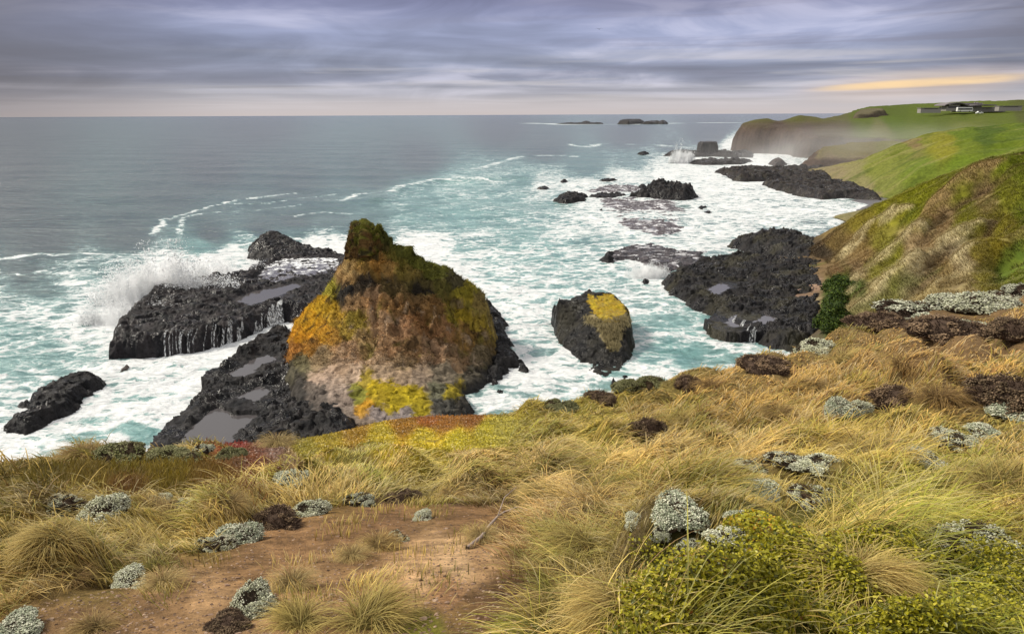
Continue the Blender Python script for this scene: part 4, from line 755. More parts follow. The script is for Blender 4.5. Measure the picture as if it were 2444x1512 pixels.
# headland with two rounded cliff tops, running back to the grassy plateau
hd_out = [XY(1750,350,615),XY(1765,350,600),XY(1800,350,585),XY(1850,350,575),XY(1885,350,560),XY(1900,350,535),XY(1930,350,520),XY(2000,350,510),XY(2100,350,500),XY(2300,350,430),XY(2500,350,400),XY(2700,350,420),XY(2700,300,900),XY(2300,300,1000),XY(2060,300,960),XY(1990,300,820),XY(1900,300,720),XY(1800,300,665),XY(1752,300,640)]
hd_c = [tuple(at_y(*q)) for q in ((1757,308,622),(1780,290,622),(1805,284,622),(1832,281,624),(1850,288,622),(1864,296,620),(1882,282,622),(1908,273,622),(1950,279,618),(1975,288,615),(1990,291,615),(1800,293,604),(1830,288,604),(1864,302,600),(1905,280,600),(1950,290,580),(1900,310,560),(1960,310,560),(2060,290,620),(2050,283,680),(2130,268,790),(2200,263,800),(2290,260,800),(2370,257,800),(2444,253,800),(2560,252,800),
        (2100,305,560),(2200,300,560),(2300,300,520),(2444,292,500),(2150,330,500),(2100,285,640),(2300,280,640),(2444,275,640),(2000,305,560),(2300,325,450),(2560,290,480))]+[tuple(at_y(*q)) for q in ((1780,297,655),(1830,298,665),(1864,305,645),(1864,304,690),(1905,293,690),(1950,293,700))]+[(420,900,36),(520,900,40),(330,900,28)]
GD = [(1780,292,.10,.095,.03),(1760,310,.07,.055,.04),(1830,290,.09,.085,.03),(1900,283,.085,.085,.028),(1850,310,.09,.068,.055),(1920,320,.10,.075,.06),(1960,290,.10,.095,.035),(2000,300,.10,.095,.04),(2060,290,.085,.11,.018),(2130,270,.075,.10,.016),(2130,285,.08,.115,.014),(2250,270,.085,.11,.016),(2200,290,.085,.115,.015),(2300,280,.085,.11,.015),(2444,265,.075,.085,.02),(2400,285,.09,.115,.016),(2200,310,.11,.135,.03),(2300,300,.12,.135,.03),(2100,310,.13,.13,.05)]
plateau('headland', hd_out, hd_c, 1.5, 7, GD, .8, key='D', power=.33)
hump = [XY(1985,280,720),XY(2010,280,700),XY(2080,280,690),XY(2150,280,720),XY(2170,280,850),XY(2080,280,900),XY(2000,280,850)]
plateau('headland', hump, [tuple(at_y(*q)) for q in ((1998,283,760),(2015,273,765),(2040,263,775),(2075,259,780),(2110,260,785),(2135,264,790),(2060,270,720))], 2.0, 22, [(2040,265,.11,.095,.055),(2080,262,.12,.105,.06),(2130,265,.11,.105,.05),(2010,280,.095,.08,.055)], 1.0, power=.6)
bl_out = [XY(1905,400,420),XY(1930,400,408),XY(1990,400,402),XY(2060,400,395),XY(2140,400,380),XY(2200,380,380),XY(2200,380,460),XY(2100,380,480),XY(1990,380,470),XY(1915,380,445)]
plateau('headland', bl_out, [tuple(at_y(*q)) for q in ((1915,372,430),(1935,356,432),(1970,350,436),(2010,352,438),(2060,351,440),(2120,352,440),(2190,350,440),(2000,365,420),(2100,370,410))], 0.9, 11, [(1940,355,.14,.12,.06),(2000,355,.155,.135,.065),(2060,355,.16,.14,.07),(2120,355,.15,.145,.055),(1920,380,.16,.12,.085),(1990,390,.18,.14,.10),(2060,390,.17,.135,.09)], 0.9, power=.5)

# dark green bushes in the gully at the foot of the hillside
def gully_bush(px, py, Y, w, h, n, label, seed):
    r = np.random.default_rng(seed); p = at_y(px, py, Y); p[2] = float(hsample('B', p[0], p[1])); e = empty('gully_bush', tuple(p)); tag(e, label, 'bush', 'dark green bushes in the gully')
    d = r.normal(size=(n, 3)); d[:, 2] = np.abs(d[:, 2]); d /= np.linalg.norm(d, axis=1)[:, None]; q = (1+.45*fbm(d[:, 0]*2.2+seed, d[:, 1]*2.2, d[:, 2]*2.2, 3))*r.uniform(.8, 1.03, n)
    P = d*q[:, None]*np.array([w/2, w/2, h]); N = d+r.normal(0, .5, (n, 3)); N /= np.linalg.norm(N, axis=1)[:, None]
    a = np.cross(N, r.normal(size=(n, 3))); a /= np.linalg.norm(a, axis=1)[:, None]; b = np.cross(N, a); s = r.uniform(.09, .24, n)[:, None]
    V = np.concatenate([P-a*s, P+b*s*.6, P+a*s, P-b*s*.6]); i = np.arange(n); F = np.stack([i, i+n, i+2*n, i+3*n], 1); c = np.array([(.05, .085, .012), (.085, .125, .016), (.03, .055, .01)])[r.integers(0, 3, n)]*r.uniform(.7, 1.4, (n, 1))
    obj('foliage', new_mesh('foliage', V, F, {'Col': np.tile(c, (4, 1))}, smooth=False), M_GB, e)
    obj('stems', new_mesh('stems', *tube([(0, 0, -.4), (.1, .05, h*.35), (.25, .1, h*.75)], [.16, .11, .05], 6)), mat_plain('bush_stem', (.05, .035, .025)), e)
M_GB = mat_leafy('gully_leaf', .2, .6)
gully_bush(1985, 790, 92, 4.6, 3.2, 3400, 'largest dark green bush, lowest in the gully by the black shelf', 1); gully_bush(1995, 735, 101, 4.0, 2.8, 2600, 'dark green bush in the middle of the gully', 2); gully_bush(2000, 690, 109, 4.4, 2.6, 2400, 'dark green bush highest in the gully', 3); gully_bush(2040, 692, 106, 1.8, 1.1, 700, 'small round green bush right of the gully', 4); gully_bush(1970, 752, 100, 2.2, 1.6, 900, 'small green bush at the left side of the gully', 5)
# ------------------------------------------------------------------ the near slope
EDGE = [(-500,1130,11),(-200,1118,11),(0,1104,11),(100,1092,11.5),(180,1084,12),(350,1080,12),(450,1068,12.5),(540,1058,13),(640,1056,13),(700,1050,13.2),(780,1037,14),(850,1020,14.8),(920,1004,15.6),(980,992,16.2),(1050,990,16.6),(1130,990,17),(1240,988,17.5),
        (1320,968,18),(1400,950,18.3),(1500,925,18.6),(1600,903,19),(1700,880,19.5),(1790,864,20),(1860,846,20.5),(1930,824,21.5),(2000,796,23),(2060,772,24),(2120,752,25),(2200,742,26),(2300,730,26.5),(2380,712,27),(2444,695,27.5),(2700,650,29),(2950,620,30)]
_e = np.array([at_y(a, b+4, y) for a, b, y in EDGE]); E_AZ = np.arctan2(_e[:, 0], _e[:, 1]); E_R = np.hypot(_e[:, 0], _e[:, 1])
cA = [(-300,1512,2.6),(300,1512,2.5),(800,1512,2.4),(1222,1512,2.35),(1700,1512,2.2),(2200,1512,2.15),(2800,1512,2.2),(300,1400,3.2),(800,1400,3.15),(1300,1400,3.0),(1800,1400,2.75),(2300,1400,2.7),
      (300,1300,4.3),(700,1300,4.25),(1222,1300,4.1),(1600,1300,3.6),(1900,1300,3.35),(2300,1300,3.4),(200,1200,6.2),(600,1200,6.3),(1000,1200,6.0),(1222,1180,6.4),(1600,1200,4.9),(1850,1190,4.5),(2200,1200,4.4),(2444,1200,4.2),
      (100,1140,8.5),(500,1120,9.3),(900,1100,9.3),(1222,1100,8.8),(1600,1100,7.4),(2000,1100,6.3),(2400,1100,5.8),(1600,1000,11.2),(1300,1030,12.4),(2000,1000,9.5),(2400,1000,8.4),(1800,930,14.3),(2100,900,13.8),(2400,900,12.4),(2000,860,18),(2250,810,19.5),(2444,790,19),(2350,760,23),
      (900,1050,12.5),(1000,1020,14),(1150,1020,14.5),(600,1090,11),(300,1110,10),(0,1150,8.3),(-300,1200,6.8),(-300,1350,3.8),(2800,1200,4.2),(2800,1000,8.5),(2800,850,15)]
PA = [tuple(at_y(a, b, y)) for a, b, y in cA]+[tuple(p) for p in _e]+[(0,0.6,28.30),(-3,0.5,28.15),(3,0.5,28.42),(0,-3,28.6),(-6,-1,28.2),(6,-1,28.7)]
DIRT = np.array([(-30,1500),(130,1430),(300,1400),(430,1345),(520,1300),(600,1270),(680,1230),(780,1210),(900,1205),(1180,1208),(1255,1230),(1262,1290),(1230,1330),(1290,1390),(1300,1450),(1200,1620),(1000,1640),(-200,1640)])
MOSS = np.array([(545,1056),(700,1046),(860,1014),(990,988),(1130,988),(1225,1000),(1262,1030),(1240,1068),(1060,1082),(960,1066),(890,1056),(800,1072),(745,1095),(700,1135),(560,1120)])
LAWN = np.array([(-40,1125),(60,1110),(300,1105),(520,1105),(650,1125),(640,1160),(420,1190),(280,1190),(-40,1160)])
fA0 = rbf_fit(np.array(PA), 0.35)
def fA(x, y):
    az = np.arctan2(x, np.maximum(y, 1e-3)); r = np.hypot(x, y); R = np.interp(az, E_AZ, E_R)
    k = np.minimum(1, R/np.maximum(r, 1e-3)); z = fA0(x*k, y*k)
    z0 = z; qx, qy = proj(x, y, z0); fl = np.maximum.reduce([sdf(qx, qy, DIRT)/40, sdf(qx, qy, MOSS)/25, sdf(qx, qy, LAWN)/25]); fl = sstep(-1.2, .2, fl)
    wx = x+.35*fbm(x/1.1, y/1.1, 5., 2); wy = y+.35*fbm(x/1.1, y/1.1, 8., 2); sc = 0.75+0.028*np.hypot(x, y)
    hum = lerp(0.34*(np.abs(pn(wx/sc, wy/sc*.85, 2.))*2-.42)*np.clip(sc, .8, 1.2)+.08*fbm(x/.5, y/.5, 4., 3), 0.06*fbm(x/.9, y/.9, 3., 4)+0.02*fbm(x/.25, y/.25, 4., 3), fl)
    t = np.maximum(r-R, 0); fade = sstep(0, 1.2, R-r+0.6)*sstep(.8, 2.5, r)
    return z+hum*fade-(0.5*t+0.10*t*t)
_azs = np.linspace(math.radians(-80), math.radians(80), 760); _rs = np.concatenate([np.geomspace(0.5, 40, 520), np.linspace(40.3, 52, 20)])
_R, _A = np.meshgrid(_rs, _azs, indexing='ij'); gX = (_R*np.sin(_A)).ravel(); gY = (_R*np.cos(_A)).ravel(); gZ = fA(gX, gY)
_lr = np.log(_rs[:520]); GZ2 = gZ.reshape(_R.shape)
def hA(x, y):
    """fast ground height"""
    r = np.hypot(x, y); az = np.arctan2(x, np.maximum(y, 1e-3))
    i = np.clip((np.log(np.maximum(r, .5))-_lr[0])/(_lr[1]-_lr[0]), 0, 518.9); j = np.clip((az-_azs[0])/(_azs[1]-_azs[0]), 0, 758.9)
    a = i.astype(int); b = j.astype(int); u = i-a; v = j-b
    return (GZ2[a, b]*(1-v)+GZ2[a, b+1]*v)*(1-u)+(GZ2[a+1, b]*(1-v)+GZ2[a+1, b+1]*v)*u
_gx = []
def ground_at(px, py):
    """where a sight line meets the near slope"""
    px = np.atleast_1d(np.asarray(px, float)); py = np.atleast_1d(np.asarray(py, float)); d = ray(px, py); d = d/np.hypot(d[:, 0], d[:, 1])[:, None]
    lo = np.full(len(px), 1.0); hi = lo.copy(); found = np.zeros(len(px), bool)
    for r in np.geomspace(1.0, 34, 240):
        z = CAMZ+d[:, 2]*r; below = z < hA(d[:, 0]*r, d[:, 1]*r)
        new = below & ~found; hi = np.where(new, r, hi); found |= below
        lo = np.where(found, lo, r)
    for _ in range(18):
        m = (lo+hi)/2; b = CAMZ+d[:, 2]*m < hA(d[:, 0]*m, d[:, 1]*m); hi = np.where(b, m, hi); lo = np.where(b, lo, m)
    x = d[:, 0]*hi; y = d[:, 1]*hi
    return np.stack([x, y, hA(x, y)], 1), found
SOIL = [(600,1350,.205,.130,.085),(400,1440,.215,.140,.095),(200,1490,.17,.11,.075),(500,1450,.30,.20,.14),(700,1300,.225,.140,.092),(800,1260,.19,.118,.078),(900,1240,.17,.105,.07),(1100,1220,.16,.10,.065),(1180,1250,.16,.10,.062),(1000,1370,.42,.29,.215),(1080,1340,.47,.335,.25),(1150,1330,.30,.20,.14),
        (930,1420,.38,.25,.18),(1050,1400,.31,.19,.135),(1200,1430,.085,.05,.034),(1150,1460,.10,.06,.04),(1250,1380,.10,.058,.04),(1230,1330,.18,.11,.07),(1100,1480,.15,.10,.055),(1000,1500,.20,.19,.03),(1200,1500,.19,.17,.03),(700,1420,.235,.150,.102),(780,1360,.23,.15,.10),(850,1350,.21,.135,.085),(650,1480,.33,.22,.155),
        (1000,1040,.30,.235,.010),(1080,1050,.29,.24,.012),(900,1050,.27,.21,.012),(1150,1030,.26,.22,.015),(1200,1030,.24,.205,.03),(960,1008,.31,.155,.012),(850,1028,.27,.16,.014),(1060,1000,.34,.15,.02),(1010,994,.33,.12,.018),(1120,996,.30,.13,.025),(780,1048,.22,.165,.012),(740,1070,.19,.155,.014),(620,1070,.21,.085,.045),(560,1056,.24,.035,.018),(600,1100,.20,.07,.022),(650,1120,.19,.075,.022),(700,1110,.17,.11,.05),(660,1085,.19,.11,.075),(560,1100,.17,.085,.03),
        (400,1140,.165,.12,.016),(300,1130,.15,.115,.018),(200,1150,.16,.115,.022),(500,1150,.165,.10,.02),(300,1180,.155,.085,.025),(100,1130,.13,.10,.02),(0,1180,.15,.115,.03),(100,1250,.16,.12,.04),(300,1260,.16,.13,.04),(200,1400,.15,.11,.05),(500,1250,.16,.12,.04),(800,1200,.18,.12,.06),(850,1120,.19,.15,.04),(1100,1130,.19,.15,.06),(1250,1060,.20,.16,.03),
        (1400,1050,.19,.16,.03),(1400,1200,.17,.12,.06),(1600,1000,.17,.13,.04),(1800,1000,.18,.125,.045),(2000,900,.17,.115,.045),(2300,850,.16,.10,.045),(2200,1100,.16,.13,.03),(1700,1100,.17,.13,.04),(1350,1450,.11,.09,.03),(1300,1500,.13,.14,.02),(1700,1300,.11,.10,.025),(1900,1400,.07,.075,.012),(2200,1350,.075,.095,.012),(2400,1450,.07,.095,.012),(1600,1500,.08,.085,.012),(2444,1200,.10,.10,.02)]
def soil_col(X, Y, Z):
    px, py = proj(X, Y, Z); sc = np.clip(np.hypot(X, Y)/6, .3, 3)
    wx = px+26*fbm(X/.7/sc, Y/.7/sc, 11., 5); wy = py+16*fbm(X/.7/sc, Y/.7/sc, 21., 5)
    c = shep(wx, np.minimum(wy, 1530), SOIL, 5.0); k = sstep(.9, 1.5, c[:, 0]/np.maximum(c[:, 1], .01))*sstep(1190, 1215, py)*sstep(1330, 1300, px)
    c = c*np.exp(.55*fbm(X/.22, Y/.22, 3., 5)+.35*fbm(X/.9, Y/.9, 6., 3))[:, None]; return c*lerp(np.ones(3), np.array((1.45, 1.32, .92)), k[:, None])
def mat_soil():
    m, t, out = new_mat('slope_soil'); P = t.n('ShaderNodeNewGeometry').outputs['Position']
    n1 = t.noise(P, 11.0, 8, 0.78); n2 = t.noise(P, 2.2, 5, 0.6); f = t.m('MULTIPLY', t.mr(n1, 0.30, 0.70, 0.35, 1.7, False), t.mr(n2, 0.3, 0.7, 0.8, 1.25, False))
    c = t.mix(1.0, t.attr('Col', 'Color'), t.n('ShaderNodeCombineColor', {0: f, 1: f, 2: f}).outputs[0], 'MULTIPLY')
    vo = t.n('ShaderNodeTexVoronoi', {0: P, 'Scale': 38.0}); peb = t.mr(vo.outputs['Distance'], 0.12, 0.34, 1.0, 0.0)
    pm = t.m('MULTIPLY', peb, t.mr(t.n('ShaderNodeSeparateColor', {0: vo.outputs['Color']}).outputs[0], 0.62, 0.7)); c = t.mix(t.m('MULTIPLY', pm, .55), c, (.34, .25, .19, 1))
    b = t.bump(n1, 1.0, 0.05); b = t.bump(pm, 0.8, 0.012, b); b = t.bump(t.noise(P, 30, 5, 0.7), 0.8, 0.012, b)
    p = t.n('ShaderNodeBsdfPrincipled', {'Base Color': c, 'Roughness': 0.95, 'Specular IOR Level': 0.15, 'Normal': b}); t.L.new(p.outputs[0], out.inputs[0]); return m
_V, _F, _at = compact(np.stack([gX, gY, gZ], 1), grid_faces(len(_rs), len(_azs), (gZ > -2).reshape(_R.shape))[:, ::-1], {'Col': soil_col(gX, gY, gZ)})
o = obj('ground', new_mesh('ground', _V, _F, _at), mat_soil()); o['kind'] = 'structure'

# ------------------------------------------------------------------ grass
GREEN = np.array([(1500,1300),(1620,1330),(1700,1300),(1760,1200),(1880,1190),(1940,1300),(2000,1290),(2120,1300),(2300,1320),(2520,1330),(2520,1560),(1340,1560),(1420,1440),(1480,1380)])
STRAW = [  # reference x, y, root colour, tip colour
 (100,1100,.20,.15,.035,.33,.24,.08),(300,1095,.17,.14,.03,.28,.22,.07),(60,1280,.22,.175,.05,.42,.33,.13),(300,1280,.25,.21,.06,.48,.41,.17),(500,1240,.27,.22,.06,.52,.42,.18),(200,1360,.22,.18,.06,.45,.36,.16),(100,1440,.24,.18,.08,.48,.38,.2),(400,1380,.26,.20,.09,.5,.4,.2),
 (800,1150,.33,.26,.08,.62,.50,.24),(950,1080,.36,.29,.10,.68,.55,.28),(1000,1120,.28,.26,.06,.58,.50,.20),(880,1100,.25,.25,.045,.52,.49,.17),(1150,1100,.34,.26,.10,.66,.52,.27),(1250,1030,.24,.21,.04,.45,.38,.12),(1300,1100,.32,.24,.09,.62,.48,.24),(1200,1170,.26,.19,.08,.52,.40,.21),
 (1400,1000,.25,.21,.04,.48,.39,.13),(1350,1060,.27,.23,.05,.54,.44,.17),(1500,960,.25,.18,.05,.48,.36,.13),(1700,920,.26,.165,.055,.50,.35,.14),(1900,880,.28,.18,.065,.54,.38,.17),(2100,830,.28,.175,.07,.54,.38,.18),(2300,800,.27,.165,.07,.54,.37,.18),(2400,870,.26,.17,.06,.52,.37,.16),
 (1600,1020,.27,.20,.055,.53,.41,.17),(1800,980,.26,.175,.055,.52,.38,.16),(2000,940,.25,.165,.055,.50,.36,.16),(2200,960,.26,.18,.05,.54,.40,.17),(2400,960,.26,.175,.06,.54,.40,.19),(1500,1090,.35,.26,.10,.68,.54,.27),(1750,1080,.31,.225,.08,.60,.47,.22),(2000,1060,.28,.22,.05,.54,.43,.17),(2250,1120,.25,.22,.04,.50,.43,.15),
 (1400,1200,.27,.20,.07,.55,.43,.22),(1300,1280,.27,.18,.09,.60,.45,.26),(1500,1200,.26,.21,.06,.52,.42,.19),(1700,1160,.26,.21,.05,.50,.41,.16),(1900,1150,.27,.24,.05,.54,.46,.17),(2150,1220,.23,.24,.035,.50,.47,.14),(2400,1220,.26,.20,.06,.52,.42,.19),(2050,1280,.28,.24,.06,.62,.52,.22),
 (1400,1330,.24,.22,.055,.52,.45,.2),(1350,1430,.27,.24,.06,.60,.50,.22),(1500,1420,.32,.26,.09,.68,.55,.28),(1700,1440,.26,.22,.06,.58,.49,.22),(1900,1430,.26,.23,.055,.58,.49,.22),(2200,1400,.14,.17,.018,.30,.33,.05),(2400,1350,.15,.16,.025,.34,.32,.08),(2300,1490,.13,.17,.016,.28,.33,.05),(2050,1480,.18,.19,.03,.4,.38,.1),(1200,1470,.2,.18,.04,.44,.37,.13)]
M_GRASS = mat_leafy('dry_grass', 0.40, 0.62, 0.25, 0.12)
def wind(x, y):
    """heading of the wind-laid grass: swings with place"""
    px, py = proj(x, y, hA(x, y)); a = np.interp(px, [0, 600, 1000, 1350, 1600, 1900, 2444], [-1.9, -1.75, 2.0, 1.8, 1.5, 1.55, 1.35])
    a = np.where((px > 1150) & (px < 1550) & (py > 1180), -1.75, a); a = np.where((px > 1850) & (py > 1180), 2.2, a)
    return a+1.1*fbm(x/2.6, y/2.6, 9., 2)
def build_grass():
    r = np.random.default_rng(21); VV = []; FF = []; CC = []; off = 0
    # tufts on a jittered set of spots; closer to the camera they are denser
    n = 40000; rr = 2.0*np.exp(r.uniform(0, math.log(34/2.0), n)); aa = r.uniform(-0.95, 1.15, n)
    tx = rr*np.sin(aa); ty = rr*np.cos(aa); R = np.interp(aa, E_AZ, E_R); ok = rr < R+1.2; tx, ty, rr = tx[ok], ty[ok], rr[ok]
    tz = hA(tx, ty); px, py = proj(tx, ty, tz); ok = (px > -700) & (px < 4600) & (py < 1800) & ((px < 2700) | (r.uniform(size=len(px)) < .8)); tx, ty, tz, rr, px, py = [q[ok] for q in (tx, ty, tz, rr, px, py)]
    cell = np.clip(0.030*rr+0.085, .11, .62)
    # thin out to even spacing
    order = r.permutation(len(tx)); keep = []; H = {}
    for i in order:
        c = cell[i]; lvl = int(math.log(c/.1, 1.35)); s = 0.1*1.35**lvl; k = (lvl, int(tx[i]//s), int(ty[i]//s))
        if k in H: continue
        H[k] = i; keep.append(i)
    keep = np.array(keep); tx, ty, tz, rr, px, py, cell = [q[keep] for q in (tx, ty, tz, rr, px, py, cell)]
    wx = px+40*fbm(tx/2.5, ty/2.5, 3., 3); wy = py+24*fbm(tx/2.5, ty/2.5, 7., 3)
    inD = inpoly(px+18*fbm(tx*2, ty*2, 1, 2), py+14*fbm(tx*2, ty*2, 2, 2), DIRT); inM = inpoly(px, py, MOSS); inL = inpoly(px, py, LAWN); inG = inpoly(wx, wy, GREEN)
    shr = np.zeros(len(tx), bool); low2 = np.ones(len(tx))
    for (sx, sy, sr) in SHRUB_SPOTS:
        q = math.hypot(sx, sy); ux, uy = -sx/q, -sy/q; al = (tx-sx)*ux+(ty-sy)*uy; la = np.abs((tx-sx)*uy-(ty-sy)*ux)
        shr |= (np.hypot(tx-sx, ty-sy) < sr*.8) | ((al > 0) & (al < sr*1.5) & (la < sr*.95)); low2 = np.where((al > 0) & (al < sr*4+.3) & (la < sr*1.1), .5, low2)
    low2 *= lerp(1, .42, sstep(640, 740, px)*sstep(1290, 1200, px)*sstep(1040, 1060, py)*sstep(1210, 1150, py))*lerp(1, .6, sstep(1420, 1500, px)*sstep(1960, 1900, px)*sstep(1150, 1230, py))
    st = shep(wx, np.minimum(wy, 1520), STRAW, 5.0); size = np.where(r.uniform(size=len(tx)) < .2, 1.45, .8)*np.exp(r.normal(0, .2, len(tx)))
    big = fbm(tx/1.5, ty/1.5, 12., 3); W = wind(tx, ty)
    lowf = lerp(1.0, .62, sstep(1450, 1250, px)*sstep(1130, 1330, py)); cover = (px < 1350) & (py > 1535)
    for i in range(len(tx)):
        if cover[i]: continue
        d = rr[i]; L0 = (0.235+0.26*max(big[i], -.35))*size[i]*lowf[i]*low2[i]; nb = int(np.clip(150-4.5*d, 55, 150)); short = False
        if inD[i]:
            if r.uniform() > 0.11: continue
            L0 *= r.uniform(.25, .6); nb = nb//3
        if inM[i] or inL[i]: 
            if r.uniform() > (0.30 if inM[i] else .8): continue
            L0 = 0.10 if inM[i] else 0.16; short = True
        if inG[i]:
            if r.uniform() > (.34 if px[i] < 1960 else .5): continue
            nb = int(nb*0.40)
        if shr[i]: continue
        if d < 3.0: nb = int(nb*0.75)
        spread = cell[i]*0.42; x = tx[i]+r.normal(0, spread, nb); y = ty[i]+r.normal(0, spread, nb); z = hA(x, y)
        out = np.arctan2(x-tx[i], y-ty[i]); head = W[i]+r.normal(0, .55, nb); sel = r.uniform(size=nb) < 0.22; head = np.where(sel, out, head)
        L = L0*r.uniform(.55, 1.35, nb); t0 = r.uniform(.25, 1.05, nb); t1 = r.uniform(1.55, 2.2, nb); w = np.clip(0.00058*d, .0017, .012)*r.uniform(.7, 1.5, nb)
        th = r.uniform(size=nb) < .28; L = np.where(th, L*.45, L); head = np.where(th, r.uniform(-3.2, 3.2, nb), head)
        if short: t0 = r.uniform(0, .9, nb); t1 = t0+r.uniform(0, .8, nb); L = np.full(nb, L0)*r.uniform(.5, 1.3, nb); head = r.uniform(-3.2, 3.2, nb)
        g = r.uniform(.6, 1.4, (nb, 1))*np.clip(np.exp(r.normal(0, .25)+.7*fbm(tx[i:i+1]/.9, ty[i:i+1]/.9, 19., 2)), .45, 1.35)[:, None]; c0 = st[i, :3]*g*np.array((.70, .62, .42)); c1 = st[i, 3:]*g*np.array((1.48, 1.38, 1.0))  # brown thatch roots, darkened further to paint shade between the clumps
        pale = r.uniform(size=(nb, 1)) < (.5 if r.uniform() < .45 else .1); c1 = np.where(pale, c1*.45+np.array((.50, .43, .27)), c1); c1 = np.where(th[:, None] & (r.uniform(size=(nb, 1)) < .6), c1*.35+np.array((.10, .075, .05)), c1); oliv = r.uniform() < .27
        if oliv: c1 = c1*np.array((.62, .72, .5)); c0 = c0*np.array((.8, .95, .6))
        if short:
            sc = soil_col(x, y, z)*r.uniform(.75, 1.35, (nb, 1)); c0 = sc; c1 = sc*1.2
        br = r.uniform(size=(nb, 1)) < 0.10; c0 = np.where(br, c0*np.array((.75, .6, .6)), c0); c1 = np.where(br, c1*np.array((.62, .5, .5)), c1)
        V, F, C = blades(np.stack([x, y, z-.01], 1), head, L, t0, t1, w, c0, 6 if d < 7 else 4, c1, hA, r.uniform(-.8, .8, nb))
        VV.append(V); FF.append(F+off); CC.append(C); off += len(V)
    V = np.concatenate(VV); F = np.concatenate(FF); C = np.concatenate(CC); print('grass blades verts', len(V), 'tufts', len(tx))
    o = obj('grass', new_mesh('grass', V, F, {'Col': C}), M_GRASS); tag(o, 'wind combed dry straw coloured grass matted over the near slope', 'grass', kind='stuff')
# ------------------------------------------------------------------ cushion shrubs
def mat_shrub(name, rough=0.8):
    m, t, out = new_mat(name); oi = t.n('ShaderNodeObjectInfo'); P = t.n('ShaderNodeTexCoord').outputs['Object']
    f = t.m('MULTIPLY', t.mr(oi.outputs['Random'], 0, 1, .85, 1.15, False), t.mr(t.noise(P, 7., 4, .6), .3, .7, .8, 1.2, False))
    c = t.mix(1.0, t.attr('Col', 'Color'), t.n('ShaderNodeCombineColor', {0: f, 1: f, 2: f}).outputs[0], 'MULTIPLY')
    p = t.n('ShaderNodeBsdfPrincipled', {'Base Color': c, 'Roughness': rough, 'Specular IOR Level': 0.15}); t.L.new(p.outputs[0], out.inputs[0]); return m
M_TIP = mat_shrub('shrub_tips'); M_STEM = mat_shrub('shrub_stems', .95)
ICO_V, ICO_F = ico(0)
def shrub_meshes(seed, tip, tip2, stem, cover=0.75, n=1300, twig=0.5):
    """unit cushion (radius about 1, height about 0.75): bunches of stubby twigs over a dark twiggy heart"""
    r = np.random.default_rng(seed)
    lob = [(0, 0, 0.0, .62)]+[(q*math.cos(a), q*math.sin(a), 0, s) for q, a, s in zip(r.uniform(.35, .72, 6), r.uniform(0, 6.28, 6), r.uniform(.28, .46, 6))]
    VV = []; FF = []; CC = []; off = 0; SV = []; SF = []; SC_ = []; so_ = 0
    cnt = 0
    for _ in range(n*4):
        if cnt >= n: break
        cx, cy_, cz, cr = lob[r.integers(len(lob))]; ph = r.uniform(0, 6.28); ct = r.uniform(-0.1, 1); stt = math.sqrt(max(0, 1-ct*ct)); d = np.array([stt*math.cos(ph), stt*math.sin(ph), ct])
        p = np.array([cx, cy_, cz])+d*cr*np.array([1, 1, 1.05])*r.uniform(.92, 1.06)
        ins = any(np.linalg.norm((p-np.array(l[:3]))/np.array([1, 1, 1.05])) < l[3]*.93 for l in lob)
        if ins or p[2] < 0: continue
        nz = float(fbm(np.array([p[0]*2.2]), np.array([p[1]*2.2]), p[2]*2+seed, 2)[0])
        cnt += 1; tipq = (0.5+nz*1.3) < cover
        c = (np.array(tip) if r.uniform() < .6 else np.array(tip2))*r.uniform(.8, 1.2) if tipq else np.array(stem)*r.uniform(.8, 2.0)
        if tipq:   # a bunch of 4 small knobs
            for k in range(5):
                q = p+r.normal(0, .04, 3); s = r.uniform(.011, .034); v = ICO_V*s*np.array([1, 1, 1.0]); v = v+0.35*s*r.normal(size=v.shape)*.5; VV.append(v+q+d*.02); FF.append(ICO_F+off); CC.append(np.tile(c*r.uniform(.85, 1.15), (12, 1))); off += 12
        for k in range(3):
            e = p+d*r.uniform(.0, .07)+r.normal(0, .05, 3); b = p-d*r.uniform(.12, .25)+r.normal(0, .03, 3); w = .010
            a = np.cross(e-b, r.normal(size=3)); a /= np.linalg.norm(a)+1e-9; v = np.array([b-a*w, b+a*w, e+a*w*.6, e-a*w*.6]); SV.append(v); SF.append(np.array([[0, 1, 2, 3]])+so_); SC_.append(np.tile(np.array(stem)*r.uniform(.7, 1.8), (4, 1))); so_ += 4
    # heart
    hv, hf = ico(2); 
    for l in lob:
        v = hv*l[3]*.93*np.array([1, 1, 1.0])*(1+.16*fbm(hv[:, 0]*3, hv[:, 1]*3, hv[:, 2]*3+seed, 3))[:, None]+np.array(l[:3]); v[:, 2] = np.maximum(v[:, 2], -.22)
        q = np.concatenate([hf, hf[:, 2:3]], 1); SV.append(v); SF.append(q+so_); SC_.append(np.tile(np.array(stem), (len(v), 1))*r.uniform(.7, 1.3, (len(v), 1))); so_ += len(v)
    A = np.concatenate(SF); tri = A[:, 2] == A[:, 3]
    F4 = A[~tri]; F3 = A[tri][:, :3]; Fs = np.concatenate([F3, F4[:, :3], F4[:, [0, 2, 3]]])
    mt = new_mesh('foliage', np.concatenate(VV) if VV else np.zeros((3, 3)), np.concatenate(FF) if FF else np.array([[0, 1, 2]]), {'Col': np.concatenate(CC) if CC else np.zeros((3, 3))}, smooth=True)
    ms = new_mesh('stems', np.concatenate(SV), Fs, {'Col': np.concatenate(SC_)}, smooth=False)
    return mt, ms
SIL, SIL2, OLV, OLV2, BRN = (.47, .48, .33), (.62, .62, .48), (.17, .17, .075), (.26, .25, .13), (.080, .053, .036)
PROTO = {}
